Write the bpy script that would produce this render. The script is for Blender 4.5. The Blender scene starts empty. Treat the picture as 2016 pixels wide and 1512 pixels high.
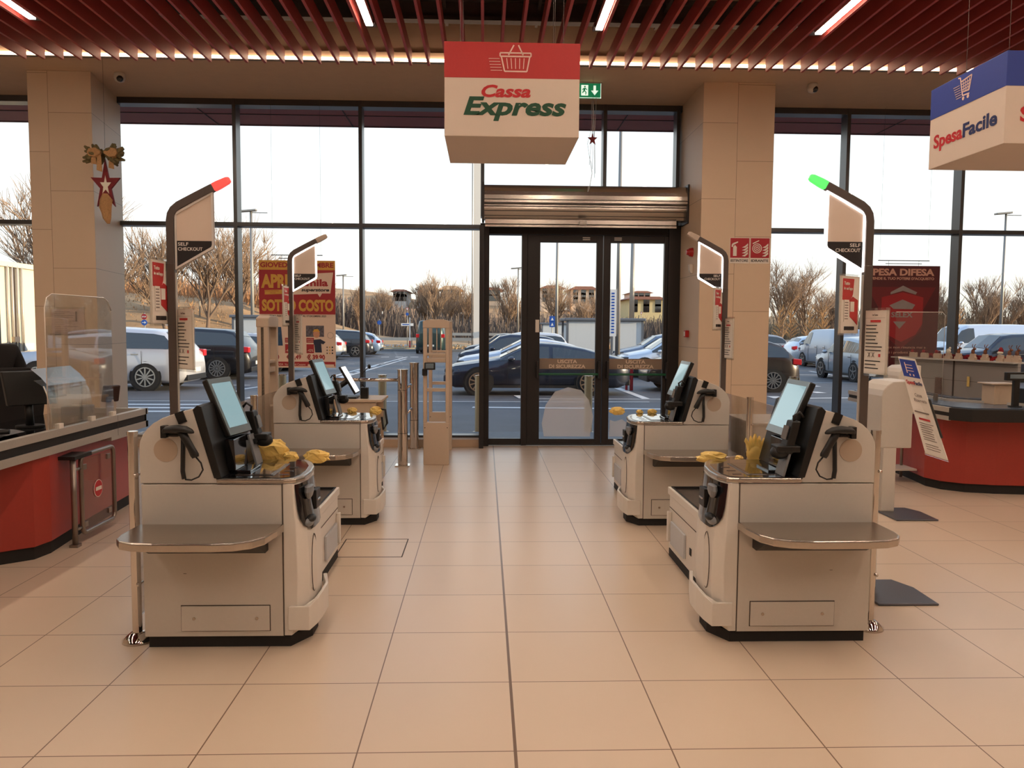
import bpy, bmesh, math, random
from mathutils import Vector, Matrix
R = math.radians
C = bpy.context.scene.collection
SC = bpy.context.scene

# ------------------------------------------------------------------ camera
F_PX, PITCH, YAW, ROLL, EYE = 1582.3, .0700739, .0345040, .0065672, 1.6112
w = Vector((math.sin(YAW)*math.cos(PITCH), math.cos(YAW)*math.cos(PITCH), -math.sin(PITCH)))
r0 = Vector((math.cos(YAW), -math.sin(YAW), 0)); u0 = r0.cross(w)
cr = math.cos(ROLL)*r0 + math.sin(ROLL)*u0; cu = -math.sin(ROLL)*r0 + math.cos(ROLL)*u0
cam_d = bpy.data.cameras.new('camera'); cam = bpy.data.objects.new('camera', cam_d); C.objects.link(cam)
cam_d.sensor_width = 36; cam_d.lens = F_PX/2016*36; cam_d.clip_end = 2000; cam_d.clip_start = .05
cam.matrix_world = Matrix(((cr.x, cu.x, -w.x, 0), (cr.y, cu.y, -w.y, 0), (cr.z, cu.z, -w.z, EYE), (0, 0, 0, 1)))
SC.camera = cam
def ray(x, y): return (x-1008)/F_PX*cr - (y-756)/F_PX*cu + w
def atY(x, y, Y): d = ray(x, y); return Vector((0, 0, EYE)) + d*(Y/d.y)
def atZ(x, y, Z=0): d = ray(x, y); return Vector((0, 0, EYE)) + d*((Z-EYE)/d.z)

# ------------------------------------------------------------------ world, sun, exposure
SC.view_settings.view_transform = 'Standard'; SC.view_settings.look = 'None'
SC.view_settings.exposure = 0.0; SC.view_settings.gamma = 1.0; SC.view_settings.use_curve_mapping = False
SC.cycles.use_denoising = True
SC.cycles.max_bounces = 7; SC.cycles.diffuse_bounces = 3; SC.cycles.glossy_bounces = 4
SC.cycles.transmission_bounces = 4; SC.cycles.transparent_max_bounces = 16
SC.cycles.sample_clamp_indirect = 4.0; SC.cycles.caustics_reflective = False; SC.cycles.caustics_refractive = False
SC.cycles.use_adaptive_sampling = True; SC.cycles.adaptive_threshold = .02
W = bpy.data.worlds.new('world'); SC.world = W; W.use_nodes = True
nt = W.node_tree; nt.nodes.clear()
o_ = nt.nodes.new('ShaderNodeOutputWorld'); bg = nt.nodes.new('ShaderNodeBackground')
tc = nt.nodes.new('ShaderNodeTexCoord'); sp = nt.nodes.new('ShaderNodeSeparateXYZ'); rp = nt.nodes.new('ShaderNodeValToRGB')
nt.links.new(tc.outputs['Generated'], sp.inputs[0]); nt.links.new(sp.outputs['Z'], rp.inputs[0])
nt.links.new(rp.outputs[0], bg.inputs[0]); nt.links.new(bg.outputs[0], o_.inputs[0])
e = rp.color_ramp.elements
e[0].position = 0.0; e[0].color = (1.0, .90, .76, 1)
e[1].position = .07; e[1].color = (1.0, .97, .94, 1)
for pos, c in ((.2, (.94, .97, 1.0)), (.5, (.60, .75, 1.0)), (1.0, (.36, .52, .85))):
    q = e.new(pos); q.color = (*c, 1)
bg.inputs[1].default_value = 1.35
sun_d = bpy.data.lights.new('sun', 'SUN'); sun_d.energy = 8.0; sun_d.color = (1.0, .74, .48); sun_d.angle = R(.6)
sun = bpy.data.objects.new('sun', sun_d); C.objects.link(sun)
sdir = Vector((.97, -.15, .15)).normalized()           # towards the low winter sun, past the right end of the shop front
sun.rotation_euler = sdir.to_track_quat('Z', 'Y').to_euler()
LAMP_E = 51.0                                           # radiance of the ceiling light lines

# ------------------------------------------------------------------ materials
def lin(c):
    return tuple(((v/255)/12.92 if v/255 <= .04045 else ((v/255+.055)/1.055)**2.4) for v in c)
_M = {}
def M(name, col=(200, 200, 200), rough=.5, metal=0, noise=0, ns=20, bump=0, emit=0, ecol=None, coat=0, spec=.5, alpha=None):
    if name in _M: return _M[name]
    m = bpy.data.materials.new(name); m.use_nodes = True; n = m.node_tree.nodes; l = m.node_tree.links
    b = n['Principled BSDF']; c = (*lin(col), 1)
    b.inputs['Base Color'].default_value = c; b.inputs['Roughness'].default_value = rough
    b.inputs['Metallic'].default_value = metal; b.inputs['Coat Weight'].default_value = coat
    b.inputs['Specular IOR Level'].default_value = spec
    if emit:
        b.inputs['Emission Color'].default_value = (*lin(ecol or col), 1); b.inputs['Emission Strength'].default_value = emit
    if noise or bump:
        t = n.new('ShaderNodeTexCoord'); x = n.new('ShaderNodeTexNoise'); x.inputs['Scale'].default_value = ns; x.inputs['Detail'].default_value = 4
        l.new(t.outputs['Object'], x.inputs['Vector'])
        if noise:
            mr = n.new('ShaderNodeMapRange'); mr.inputs['From Min'].default_value = .25; mr.inputs['From Max'].default_value = .75
            mr.inputs['To Min'].default_value = 1-noise; mr.inputs['To Max'].default_value = 1+noise
            l.new(x.outputs['Fac'], mr.inputs['Value'])
            mx = n.new('ShaderNodeMix'); mx.data_type = 'RGBA'; mx.blend_type = 'MULTIPLY'; mx.inputs[0].default_value = 1
            mx.inputs[6].default_value = c; l.new(mr.outputs[0], mx.inputs[7]); l.new(mx.outputs[2], b.inputs['Base Color'])
        if bump:
            bp = n.new('ShaderNodeBump'); bp.inputs['Strength'].default_value = bump; bp.inputs['Distance'].default_value = .01
            l.new(x.outputs['Fac'], bp.inputs['Height']); l.new(bp.outputs[0], b.inputs['Normal'])
    _M[name] = m; return m
def glass(name, tint=(255, 255, 255), refl=1.0, rough=.0, veil=0.0, vcol=(255, 255, 255)):
    """thin clear sheet: see-through, with a fresnel reflection and, where asked, a diffuse film"""
    if name in _M: return _M[name]
    m = bpy.data.materials.new(name); m.use_nodes = True; n = m.node_tree.nodes; l = m.node_tree.links; n.clear()
    o = n.new('ShaderNodeOutputMaterial'); tr = n.new('ShaderNodeBsdfTransparent'); gl = n.new('ShaderNodeBsdfGlossy')
    tr.inputs[0].default_value = (*lin(tint), 1); gl.inputs['Roughness'].default_value = rough
    fr = n.new('ShaderNodeFresnel'); fr.inputs[0].default_value = 1.45; mu = n.new('ShaderNodeMath'); mu.operation = 'MULTIPLY'
    mu.inputs[1].default_value = refl; l.new(fr.outputs[0], mu.inputs[0])
    mx = n.new('ShaderNodeMixShader'); l.new(mu.outputs[0], mx.inputs[0]); l.new(tr.outputs[0], mx.inputs[1]); l.new(gl.outputs[0], mx.inputs[2])
    last = mx
    if veil:
        df = n.new('ShaderNodeBsdfDiffuse'); df.inputs[0].default_value = (*lin(vcol), 1)
        m2 = n.new('ShaderNodeMixShader'); m2.inputs[0].default_value = veil
        l.new(mx.outputs[0], m2.inputs[1]); l.new(df.outputs[0], m2.inputs[2]); last = m2
    l.new(last.outputs[0], o.inputs[0]); _M[name] = m; return m
def grid_mat(name, col, line, sx, sy, x0, y0, wl, axes='XY', rough=.3, var=.03, strip=None, stagger=0, seam=None, ns=6, spec=.5, nb=.02):
    """tiles with joints laid out in world metres"""
    m = bpy.data.materials.new(name); m.use_nodes = True; n = m.node_tree.nodes; l = m.node_tree.links; b = n['Principled BSDF']
    def mt(op, a, b2=None, c=None):
        q = n.new('ShaderNodeMath'); q.operation = op
        for i, v in enumerate((a, b2, c)):
            if v is None: continue
            if isinstance(v, (int, float)): q.inputs[i].default_value = v
            else: l.new(v, q.inputs[i])
        return q.outputs[0]
    g = n.new('ShaderNodeNewGeometry'); s = n.new('ShaderNodeSeparateXYZ'); l.new(g.outputs['Position'], s.inputs[0])
    X, Y = s.outputs[axes[0]], s.outputs[axes[1]]
    if seam is None:
        u = mt('DIVIDE', mt('SUBTRACT', X, x0), sx)
    else:
        u = mt('GREATER_THAN', X, seam)
    iu = mt('FLOOR', u)
    v = mt('DIVIDE', mt('SUBTRACT', Y, y0), sy)
    if stagger: v = mt('ADD', v, mt('MULTIPLY', iu, stagger))
    fv = mt('FRACT', v)
    dv = mt('MULTIPLY', mt('MINIMUM', fv, mt('SUBTRACT', 1.0, fv)), sy)
    if seam is None:
        fu = mt('FRACT', u); du = mt('MULTIPLY', mt('MINIMUM', fu, mt('SUBTRACT', 1.0, fu)), sx)
    else: du = mt('ABSOLUTE', mt('SUBTRACT', X, seam))
    ln = mt('LESS_THAN', mt('MINIMUM', du, dv), wl)
    cb = n.new('ShaderNodeCombineXYZ'); l.new(iu, cb.inputs[0]); l.new(mt('FLOOR', v), cb.inputs[1])
    wn = n.new('ShaderNodeTexWhiteNoise'); l.new(cb.outputs[0], wn.inputs['Vector'])
    nz = n.new('ShaderNodeTexNoise'); nz.inputs['Scale'].default_value = ns; nz.inputs['Detail'].default_value = 5; l.new(g.outputs['Position'], nz.inputs['Vector'])
    k = mt('ADD', mt('MULTIPLY', wn.outputs['Value'], var), mt('MULTIPLY', nz.outputs['Fac'], nb*2)); k = mt('ADD', k, 1-var/2-nb)
    mx = n.new('ShaderNodeMix'); mx.data_type = 'RGBA'; mx.blend_type = 'MULTIPLY'; mx.inputs[0].default_value = 1
    mx.inputs[6].default_value = (*lin(col), 1); l.new(k, mx.inputs[7])
    m2 = n.new('ShaderNodeMix'); m2.data_type = 'RGBA'; l.new(ln, m2.inputs[0]); l.new(mx.outputs[2], m2.inputs[6]); m2.inputs[7].default_value = (*lin(line), 1)
    out = m2.outputs[2]
    if strip is not None:
        st = mt('LESS_THAN', mt('ABSOLUTE', mt('SUBTRACT', X, strip)), .0065)
        m3 = n.new('ShaderNodeMix'); m3.data_type = 'RGBA'; l.new(st, m3.inputs[0]); l.new(out, m3.inputs[6]); m3.inputs[7].default_value = (*lin((118, 92, 72)), 1); out = m3.outputs[2]
    l.new(out, b.inputs['Base Color'])
    l.new(mt('ADD', mt('MULTIPLY', nz.outputs['Fac'], .08), rough-.04), b.inputs['Roughness']); b.inputs['Specular IOR Level'].default_value = spec
    return m

# ------------------------------------------------------------------ mesh builder
class MB:
    def __init__(s, tf=None): s.v = []; s.f = []; s.m = []; s.mats = []; s.tf = tf; s.smooth = []
    def mi(s, mat):
        if mat not in s.mats: s.mats.append(mat)
        return s.mats.index(mat)
    def add(s, vs, fs, mat, sm=False):
        b = len(s.v); k = s.mi(mat)
        s.v += [tuple(s.tf(Vector(p))) if s.tf else tuple(p) for p in vs]
        for f in fs: s.f.append(tuple(b+i for i in f)); s.m.append(k); s.smooth.append(sm)
        return s
    def box(s, x0, x1, y0, y1, z0, z1, mat):
        return s.add([(x, y, z) for x in (x0, x1) for y in (y0, y1) for z in (z0, z1)],
                     [(0, 1, 3, 2), (4, 6, 7, 5), (0, 4, 5, 1), (2, 3, 7, 6), (0, 2, 6, 4), (1, 5, 7, 3)], mat)
    def obox(s, c, ax, ay, az, mat):
        """box about c with half-extent vectors"""
        c, ax, ay, az = map(Vector, (c, ax, ay, az))
        return s.add([c+i*ax+j*ay+k*az for i in (-1, 1) for j in (-1, 1) for k in (-1, 1)],
                     [(0, 1, 3, 2), (4, 6, 7, 5), (0, 4, 5, 1), (2, 3, 7, 6), (0, 2, 6, 4), (1, 5, 7, 3)], mat)
    def prism(s, poly, axis, a, b, mat, sm=False):
        """poly in the two other axes (in x,y,z order), extruded from a to b along axis"""
        n = len(poly)
        def P(p, t): return {'x': (t, p[0], p[1]), 'y': (p[0], t, p[1]), 'z': (p[0], p[1], t)}[axis]
        return s.add([P(p, a) for p in poly]+[P(p, b) for p in poly],
                     [tuple(range(n)), tuple(range(2*n-1, n-1, -1))]+[(i, (i+1) % n, n+(i+1) % n, n+i) for i in range(n)], mat, sm)
    def loft(s, rings, mat, caps=True, closed=True, sm=False):
        n = len(rings[0]); vs = [p for r in rings for p in r]; fs = []
        for i in range(len(rings)-1):
            for j in range(n if closed else n-1):
                k = (j+1) % n; fs.append((i*n+j, i*n+k, (i+1)*n+k, (i+1)*n+j))
        if caps: fs += [tuple(range(n)), tuple(range((len(rings)-1)*n, len(rings)*n))]
        return s.add(vs, fs, mat, sm)
    def tube(s, pts, rad, mat, seg=8, caps=True, rads=None):
        pts = [Vector(p) for p in pts]; rings = []
        up = Vector((0, 0, 1)); prev = None
        for i, p in enumerate(pts):
            t = (pts[min(i+1, len(pts)-1)]-pts[max(i-1, 0)]).normalized()
            a = (prev - t*prev.dot(t)) if prev is not None else t.cross(up if abs(t.z) < .9 else Vector((1, 0, 0)))
            a = a.normalized() if a.length > 1e-6 else Vector((1, 0, 0)); b = t.cross(a); prev = a
            q = rads[i] if rads else rad
            rings.append([p+q*(math.cos(2*math.pi*j/seg)*a+math.sin(2*math.pi*j/seg)*b) for j in range(seg)])
        return s.loft(rings, mat, caps, True, True)
    def cyl(s, c, r, h, mat, seg=24, axis='z', r2=None):
        c = Vector(c); d = {'x': Vector((1, 0, 0)), 'y': Vector((0, 1, 0)), 'z': Vector((0, 0, 1))}[axis]*h
        a = {'x': Vector((0, 1, 0)), 'y': Vector((1, 0, 0)), 'z': Vector((1, 0, 0))}[axis]; b = {'x': Vector((0, 0, 1)), 'y': Vector((0, 0, 1)), 'z': Vector((0, 1, 0))}[axis]
        q = r if r2 is None else r2; n = seg
        ang = [2*math.pi*i/n for i in range(n)]
        v = [c+r*(math.cos(t)*a+math.sin(t)*b) for t in ang]+[c+d+q*(math.cos(t)*a+math.sin(t)*b) for t in ang]
        s.add(v, [(i, (i+1) % n, n+(i+1) % n, n+i) for i in range(n)], mat, True)
        return s.add(v, [tuple(range(n)), tuple(range(n, 2*n))], mat)
    def lathe(s, prof, c, mat, seg=20):
        c = Vector(c); return s.loft([[c+Vector((q*math.cos(2*math.pi*j/seg), q*math.sin(2*math.pi*j/seg), z)) for j in range(seg)] for q, z in prof], mat, True, True, True)
    def ball(s, c, rx, ry, rz, mat, seg=12, rings=7):
        c = Vector(c); rr = []
        for i in range(rings+1):
            t = math.pi*(i/rings)*.98+.03; rr.append([c+Vector((rx*math.sin(t)*math.cos(2*math.pi*j/seg), ry*math.sin(t)*math.sin(2*math.pi*j/seg), rz*math.cos(t))) for j in range(seg)])
        return s.loft(rr, mat, True, True, True)
    def quad(s, a, b, c, d, mat): return s.add([a, b, c, d], [(0, 1, 2, 3)], mat)
    def poly(s, pts, o, ri, up, mat, th=.0015):
        """a flat shape lying on a surface: pts (u, v) from origin o, with its own thickness"""
        o, ri, up = Vector(o), Vector(ri).normalized(), Vector(up).normalized(); nn = ri.cross(up)
        a = [o+p[0]*ri+p[1]*up for p in pts]; b = [p+nn*th for p in a]; n = len(a)
        return s.add(a+b, [tuple(range(n)), tuple(range(2*n-1, n-1, -1))]+[(i, (i+1) % n, n+(i+1) % n, n+i) for i in range(n)], mat)
    def text(s, st, o, ri, up, h, mat, wd=None, al='L', bold=0.0, sh=0.0, th=.0012, lift=.0008):
        vs, fs, bb = glyphs(st, bold, sh)
        o, ri, up = Vector(o), Vector(ri).normalized(), Vector(up).normalized(); nn = ri.cross(up)
        kh = h/.729; kw = kh if wd is None else wd/max(bb[1]-bb[0], 1e-6)
        off = {'L': -bb[0], 'C': -(bb[0]+bb[1])/2, 'R': -bb[1]}[al]
        return s.add([o+(p[0]+off)*kw*ri+p[1]*kh*up+nn*(lift+(th if p[2] > 0 else 0)) for p in vs], fs, mat)
    def build(s, name, parent=None, world=False, smooth=None, bevel=0, fix=True, seg=2):
        me = bpy.data.meshes.new(name)
        vs = s.v
        if parent is not None and world:
            l = parent_loc(parent); vs = [(p[0]-l[0], p[1]-l[1], p[2]-l[2]) for p in vs]
        me.from_pydata(vs, [], s.f); me.polygons.foreach_set('material_index', s.m); me.polygons.foreach_set('use_smooth', s.smooth if smooth is None else [smooth]*len(s.f))
        for m in s.mats: me.materials.append(m)
        if fix:
            bm = bmesh.new(); bm.from_mesh(me); bmesh.ops.recalc_face_normals(bm, faces=bm.faces); bm.to_mesh(me); bm.free()
        me.update()
        o = bpy.data.objects.new(name, me); C.objects.link(o)
        if parent is not None: o.parent = parent
        if bevel:
            b = o.modifiers.new('bevel', 'BEVEL'); b.width = bevel; b.segments = seg; b.limit_method = 'ANGLE'; b.angle_limit = R(40)
        return o
_G = {}
def glyphs(st, bold, sh):
    k = (st, bold, sh)
    if k not in _G:
        cu_ = bpy.data.curves.new('t', 'FONT'); cu_.body = st; cu_.size = 1; cu_.extrude = .01; cu_.offset = bold; cu_.shear = sh; cu_.resolution_u = 3; cu_.fill_mode = 'BOTH'
        ob = bpy.data.objects.new('t', cu_); C.objects.link(ob); dg = bpy.context.evaluated_depsgraph_get()
        me = bpy.data.meshes.new_from_object(ob.evaluated_get(dg))
        vs = [tuple(v.co) for v in me.vertices]; fs = [tuple(p.vertices) for p in me.polygons]
        bpy.data.objects.remove(ob); bpy.data.curves.remove(cu_); bpy.data.meshes.remove(me)
        xs = [v[0] for v in vs] or [0, 1]; _G[k] = (vs, fs, (min(xs), max(xs)))
    return _G[k]
def parent_loc(p):
    l = Vector((0, 0, 0))
    while p is not None: l += p.location; p = p.parent
    return l
def thing(name, label, cat, loc=(0, 0, 0), rz=0, group=None, sc=1):
    o = bpy.data.objects.new(name, None); C.objects.link(o); o.location = loc; o.rotation_euler = (0, 0, rz); o.scale = (sc,)*3
    o.empty_display_size = .1; o['label'] = label; o['category'] = cat
    if group: o['group'] = group
    return o
def tag(o, label, cat, group=None, kind=None):
    o['label'] = label; o['category'] = cat
    if group: o['group'] = group
    if kind: o['kind'] = kind
    return o
def struct(o, label=None):
    o['kind'] = 'structure'
    if label: o['label'] = label
    return o
def copy_tree(o, parent=None):
    c = o.copy(); C.objects.link(c); c.parent = parent
    for ch in list(o.children): copy_tree(ch, c)
    return c
def relabel(o, label): o['label'] = label; return o
X_, Y_, Z_ = Vector((1, 0, 0)), Vector((0, 1, 0)), Vector((0, 0, 1))

# palette
m_white = M('white_metal', (206, 198, 188), .42, noise=.015, ns=60)
m_panel = M('panel_white', (200, 193, 184), .45, noise=.02, ns=40)
m_module = M('module_plastic', (222, 214, 204), .38, noise=.012, ns=30)
m_black = M('black_plastic', (18, 17, 17), .45, noise=.05, ns=80)
m_gblack = M('gloss_black', (14, 15, 18), .08, coat=.5)
m_dark = M('dark_rubber', (30, 27, 26), .75, noise=.1, ns=50)
m_steel = M('brushed_steel', (196, 186, 176), .27, 1, noise=.04, ns=120)
m_chrome = M('chrome', (222, 214, 206), .07, 1, noise=.02, ns=10)
m_grey = M('grey_plastic', (120, 122, 126), .4, noise=.03, ns=60)
m_seam = M('seam_dark', (70, 58, 50), .7, noise=.05)
m_pole = M('pole_grey', (92, 82, 78), .4, .35, noise=.03, ns=60)
m_frame = M('window_frame_paint', (46, 49, 53), .3, 0, noise=.03, ns=40, spec=.9)
m_bronze = M('door_frame_bronze', (44, 40, 40), .42, .3, noise=.04, ns=40)
m_red = M('red_laminate', (164, 56, 46), .42, noise=.04, ns=60)
m_alu = M('aluminium', (188, 181, 172), .38, .3, noise=.03, ns=60)
m_pane = glass('clear_pane', (250, 253, 252), .55)
m_acr = glass('acrylic', (252, 252, 250), .45, .02, .02)
m_paper = M('paper', (232, 222, 210), .6, noise=.02, ns=30)
m_ink = M('ink_black', (40, 34, 34), .6, noise=.02)
m_inkred = M('ink_red', (178, 36, 40), .6, noise=.03)
m_yel = M('yellow_plastic_bag', (238, 202, 112), .42, noise=.12, ns=18, bump=.4, spec=.6)

# ------------------------------------------------------------------ room shell
WY = 10.95
m_floor = grid_mat('floor_tiles', (214, 192, 170), (120, 92, 72), .6, .6, .124, 2.957, .0028, 'XY', .30, .035, strip=.124, ns=3, nb=.02, spec=.45)
struct(MB().box(-10, 10.5, -9, 10.9, -.12, 0, m_floor).build('floor'))
m_soffit = M('soffit_plaster', (196, 168, 142), .8, noise=.03, ns=8)
m_wall = M('wall_plaster', (205, 186, 166), .8, noise=.03, ns=4)
m_colL = grid_mat('column_tiles_left', (208, 184, 158), (128, 104, 84), .6, .915, 0, .0, .0022, 'XZ', .5, .05, seam=-5.175, stagger=.5, ns=9)
m_colR = grid_mat('column_tiles_right', (214, 188, 160), (128, 104, 84), .6, .915, 0, .4575, .0022, 'XZ', .5, .05, seam=3.075, stagger=.5, ns=9)
struct(MB().box(-10, 10.5, 9.4, 11.2, 4.6, 4.72, m_soffit).build('ceiling_soffit'))
struct(MB().box(-10, 10.5, 9.42, 9.46, 4.72, 5.7, m_soffit).build('trim_soffit_upstand'))
m_plen = M('plenum_dark', (38, 28, 27), .9, noise=.15, ns=3)
struct(MB().box(-10, 10.5, -9, 11.2, 5.7, 5.8, m_plen).build('ceiling'))
struct(MB().box(-10.1, -10, -9, 11.2, 0, 5.8, m_wall).build('wall_left'))
struct(MB().box(10.5, 10.6, -9, 11.2, 0, 5.8, m_wall).build('wall_right'))
struct(MB().box(-10.1, 10.6, -9.1, -9, 0, 5.8, m_wall).build('wall_back'))
m_beam = M('beam_grey', (84, 76, 72), .7, noise=.1)
b = MB()
for y, z in ((8.75, 5.05), (6.6, 5.1), (4.2, 5.1), (1.5, 5.1)):
    b.box(-10, 10.5, y, y+.12, z, z+.05, m_beam); b.box(-10, 10.5, y+.05, y+.07, z-.16, z, m_beam); b.box(-10, 10.5, y, y+.12, z-.2, z-.16, m_beam)
for x in (-1.9, -.45, .55, 1.9): b.box(x, x+.03, -2, 9.3, 4.98, 5.01, m_beam)
struct(b.build('ceiling_support_rails'))
# two tiled columns
cl = MB().prism([(-5.41, 9.9), (-4.67, 9.9), (-4.86, 11.1), (-5.6, 11.1)], 'z', 0, 4.6, m_colL).build('column', bevel=.004); struct(cl)
crn = MB().prism([(2.65, 9.9), (3.53, 9.9), (3.53, 11.1), (2.65, 11.1)], 'z', 0, 4.6, m_colR).build('column', bevel=.004); struct(crn)
# kerb under the glass
b = MB(); b.box(-10, -.03, 10.75, 11.15, 0, .105, m_soffit); b.box(2.7, 10.5, 10.75, 11.15, 0, .105, m_soffit); struct(b.build('trim_sill_kerb', bevel=.004))
# red ceiling baffles
m_baf = M('baffle_red', (164, 64, 58), .5, noise=.05, ns=30)
baf = MB().box(-.014, .014, -9, 9.17, 4.5, 4.655, m_baf).build('ceiling_baffle')
tag(baf, 'long red metal baffle running towards the windows in the open ceiling', 'ceiling baffle', 'red ceiling baffles')
for k in range(-37, 34):
    x = 2.363+.1995*k
    if k == -37: baf.location.x = x; continue
    c = baf.copy(); C.objects.link(c); c.location.x = x
# ceiling light lines
m_lamp = M('lamp_diffuser', (255, 255, 255), .5, emit=LAMP_E, ecol=(255, 232, 208))
m_lamph = M('lamp_housing', (60, 52, 50), .5)
lb = ['far left end of the ceiling', 'left of the red and white hanging box', 'right of the red and white hanging box', 'above the green tipped pole']
for i, x in enumerate((-4.3, -1.12, 1.1, 3.26, -7.4, 5.6, 7.8)):
    for j, y1 in enumerate((8.0, 4.2, .4)):
        if i > 3 and j == 0: pass
        t = thing('ceiling_light', 'white linear ceiling lamp among red baffles, ' + (lb[i] if i < 4 else 'outermost row'), 'ceiling light', (x, y1-1.5, 4.5), group='linear ceiling lamps')
        if j: t['label'] = 'white linear ceiling lamp, overhead and out of view'
        MB().box(-.035, .035, -1.5, 1.5, .012, .07, m_lamph).box(-.05, .05, 1.5, 1.62, .03, .07, m_lamph).build('housing', t)
        MB().box(-.032, .032, -1.5, 1.5, .0, .012, m_lamp).build('diffuser', t)
t = thing('cove_light', 'bright continuous light strip along the front edge of the beige soffit', 'light strip', (0, 9.38, 4.6))
MB().box(-10, 10.4, .0, .03, -.0, .012, m_lamph).build('channel', t)
MB().box(-10, 10.4, -.012, .02, .014, .042, M('cove_diffuser', (255, 255, 255), .5, emit=12, ecol=(255, 218, 184))).build('diffuser', t)

# ------------------------------------------------------------------ window wall
mull = [-9.8, -8.2, -6.575, -4.95, -3.322, -1.663, -.035, 1.61, 2.6, 3.3, 4.93, 6.54, 8.16, 9.78]
n = 0
m_still = M('stone_sill_outside', (120, 128, 134), .6, noise=.05)
for i in range(len(mull)-1):
    a, c = mull[i], mull[i+1]; n += 1
    door = a in (-.035, 1.61)
    t = bpy.data.objects.new('window_%d' % n, None); C.objects.link(t); t.location = (a, WY, 0); struct(t)
    wd = c-a; b = MB(); fm = m_frame
    z0 = 3.1 if door else .105
    b.box(-.024, .024, 0, .2, z0, 4.62, fm)
    b.box(.024, wd-.024, 0, .2, 4.52, 4.6, fm)
    if not door: b.box(.024, wd-.024, 0, .2, 2.935, 2.99, fm); b.box(.024, wd-.024, 0, .2, .105, .135, fm)
    b.build('frame', t, bevel=.003)
    if not door:
        MB().box(.02, wd-.02, .17, .182, .13, 2.94, m_pane).build('pane', t)
    MB().box(.02, wd-.02, .17, .182, 2.98 if not door else 3.1, 4.53, m_pane).build('pane', t)
# door set with a fixed light and two leaves
dr = bpy.data.objects.new('door_1', None); C.objects.link(dr); dr.location = (0, WY, 0); struct(dr)
b = MB()
b.box(-.06, .06, -.1, .16, 0, 3.0, m_bronze); b.box(2.49, 2.66, -.05, .16, 0, 3.0, m_bronze)
b.box(.06, 2.49, -.02, .16, 2.865, 3.1, m_bronze); b.box(.06, .5, 0, .1, 0, .09, m_bronze); b.box(.56, 2.49, 0, .1, 0, .03, m_bronze)
b.box(.5, .575, -.04, .12, 0, 2.87, m_bronze)
b.build('frame', dr, bevel=.004)
MB().box(.06, .5, .05, .06, .09, 2.865, m_pane).build('pane', dr)
m_stk = M('door_sticker', (142, 122, 106), .55, noise=.02); m_stkt = M('sticker_letters', (226, 204, 182), .6)
m_green = M('panic_bar_green', (22, 92, 60), .35, noise=.03)
for k, (x0, x1, g0, g1) in enumerate(((.575, 1.6, .75, 1.515), (1.61, 2.49, 1.705, 2.44))):
    lf = MB(); yf = -.02
    lf.box(x0, g0, yf, .06, .02, 2.86, m_bronze); lf.box(g1, x1, yf, .06, .02, 2.86, m_bronze)
    lf.box(g0, g1, yf, .06, .02, .09, m_bronze); lf.box(g0, g1, yf, .06, 2.765, 2.86, m_bronze)
    lo = lf.build('leaf', dr, bevel=.004)
    MB().box(g0, g1, .018, .028, .09, 2.765, m_pane).build('pane', lo)
    pb = MB(); pb.tube([(g0-.03, -.09, .985), (g1+.05, -.09, .985)], .016, m_green, 10)
    for xx in (g0-.045, g1+.03): pb.box(xx-.0, xx+.03, -.12, -.02, .93, 1.16, m_bronze)
    pb.build('panic_bar', lo, bevel=.003)
    s = MB(); s.box(g0+.003, g1-.003, .004, .012, 1.05, 1.195, m_stk)
    cx = (g0+g1)/2
    s.text('USCITA', (cx, .004, 1.132), X_, Z_, .048, m_stkt, wd=.27, al='C', bold=.03); s.text('DI SICUREZZA', (cx, .004, 1.065), X_, Z_, .048, m_stkt, wd=.5, al='C', bold=.03)
    s.build('sticker', lo)
MB().box(.69, .74, -.032, -.02, 1.55, 1.72, m_paper).build('notice', dr)
for xx in (1.32, 1.75): MB().box(xx, xx+.1, -.03, -.018, 2.82, 2.835, m_alu).box(xx, xx+.1, -.03, -.018, 2.795, 2.81, m_alu).build('hinge_cover', dr)
# frosty patch left on the leaf glass
m_frost = glass('breath_film', (255, 255, 255), .3, .4, .38, (238, 240, 244))
MB().poly([(x, z) for x, z in [(.82, .12), (1.46, .12), (1.5, .4), (1.44, .62), (1.33, .76), (1.15, .8), (.97, .74), (.84, .55), (.79, .3)]], (0, WY+.016, 0), X_, Z_, m_frost, .001).build('condensation_patch', dr, world=True)
MB().poly([(1.72, .12), (2.0, .12), (1.98, .3), (1.9, .36), (1.8, .33), (1.73, .35)], (0, WY+.016, 0), X_, Z_, m_frost, .001).build('condensation_patch', dr, world=True)
# roller shutter box over the doors
m_shut = M('shutter_aluminium', (206, 196, 186), .22, .9)
m_shutd = M('shutter_shadow_gap', (70, 60, 54), .6, .3)
sh_ = thing('roller_shutter', 'ribbed aluminium roller shutter box mounted above the exit doors', 'roller shutter', (1.33, 10.7, 3.2))
prof = [(.14, .26), (-.04, .27), (-.09, .262), (-.13, .243), (-.165, .212), (-.187, .17), (-.198, .12), (-.2, .07), (-.2, .02), (-.17, .0), (-.17, -.05), (-.12, -.11), (-.06, -.17), (.14, -.17)]
MB().prism(prof, 'x', -1.34, 1.3, m_shut).build('drum_cover', sh_)
b = MB()
for y, z in ((-.13, .222), (-.185, .14), (-.204, .062), (-.204, .02), (-.175, -.02), (-.15, -.075), (-.1, -.13)): b.box(-1.345, 1.305, y-.003, y+.01, z-.005, z+.005, m_shutd)
b.build('rib_lines', sh_)
b = MB(); b.box(-1.37, -1.34, -.21, .15, -.2, .28, m_bronze); b.box(1.3, 1.34, -.21, .15, -.22, .28, m_bronze); b.build('end_plate', sh_, bevel=.004)
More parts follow.
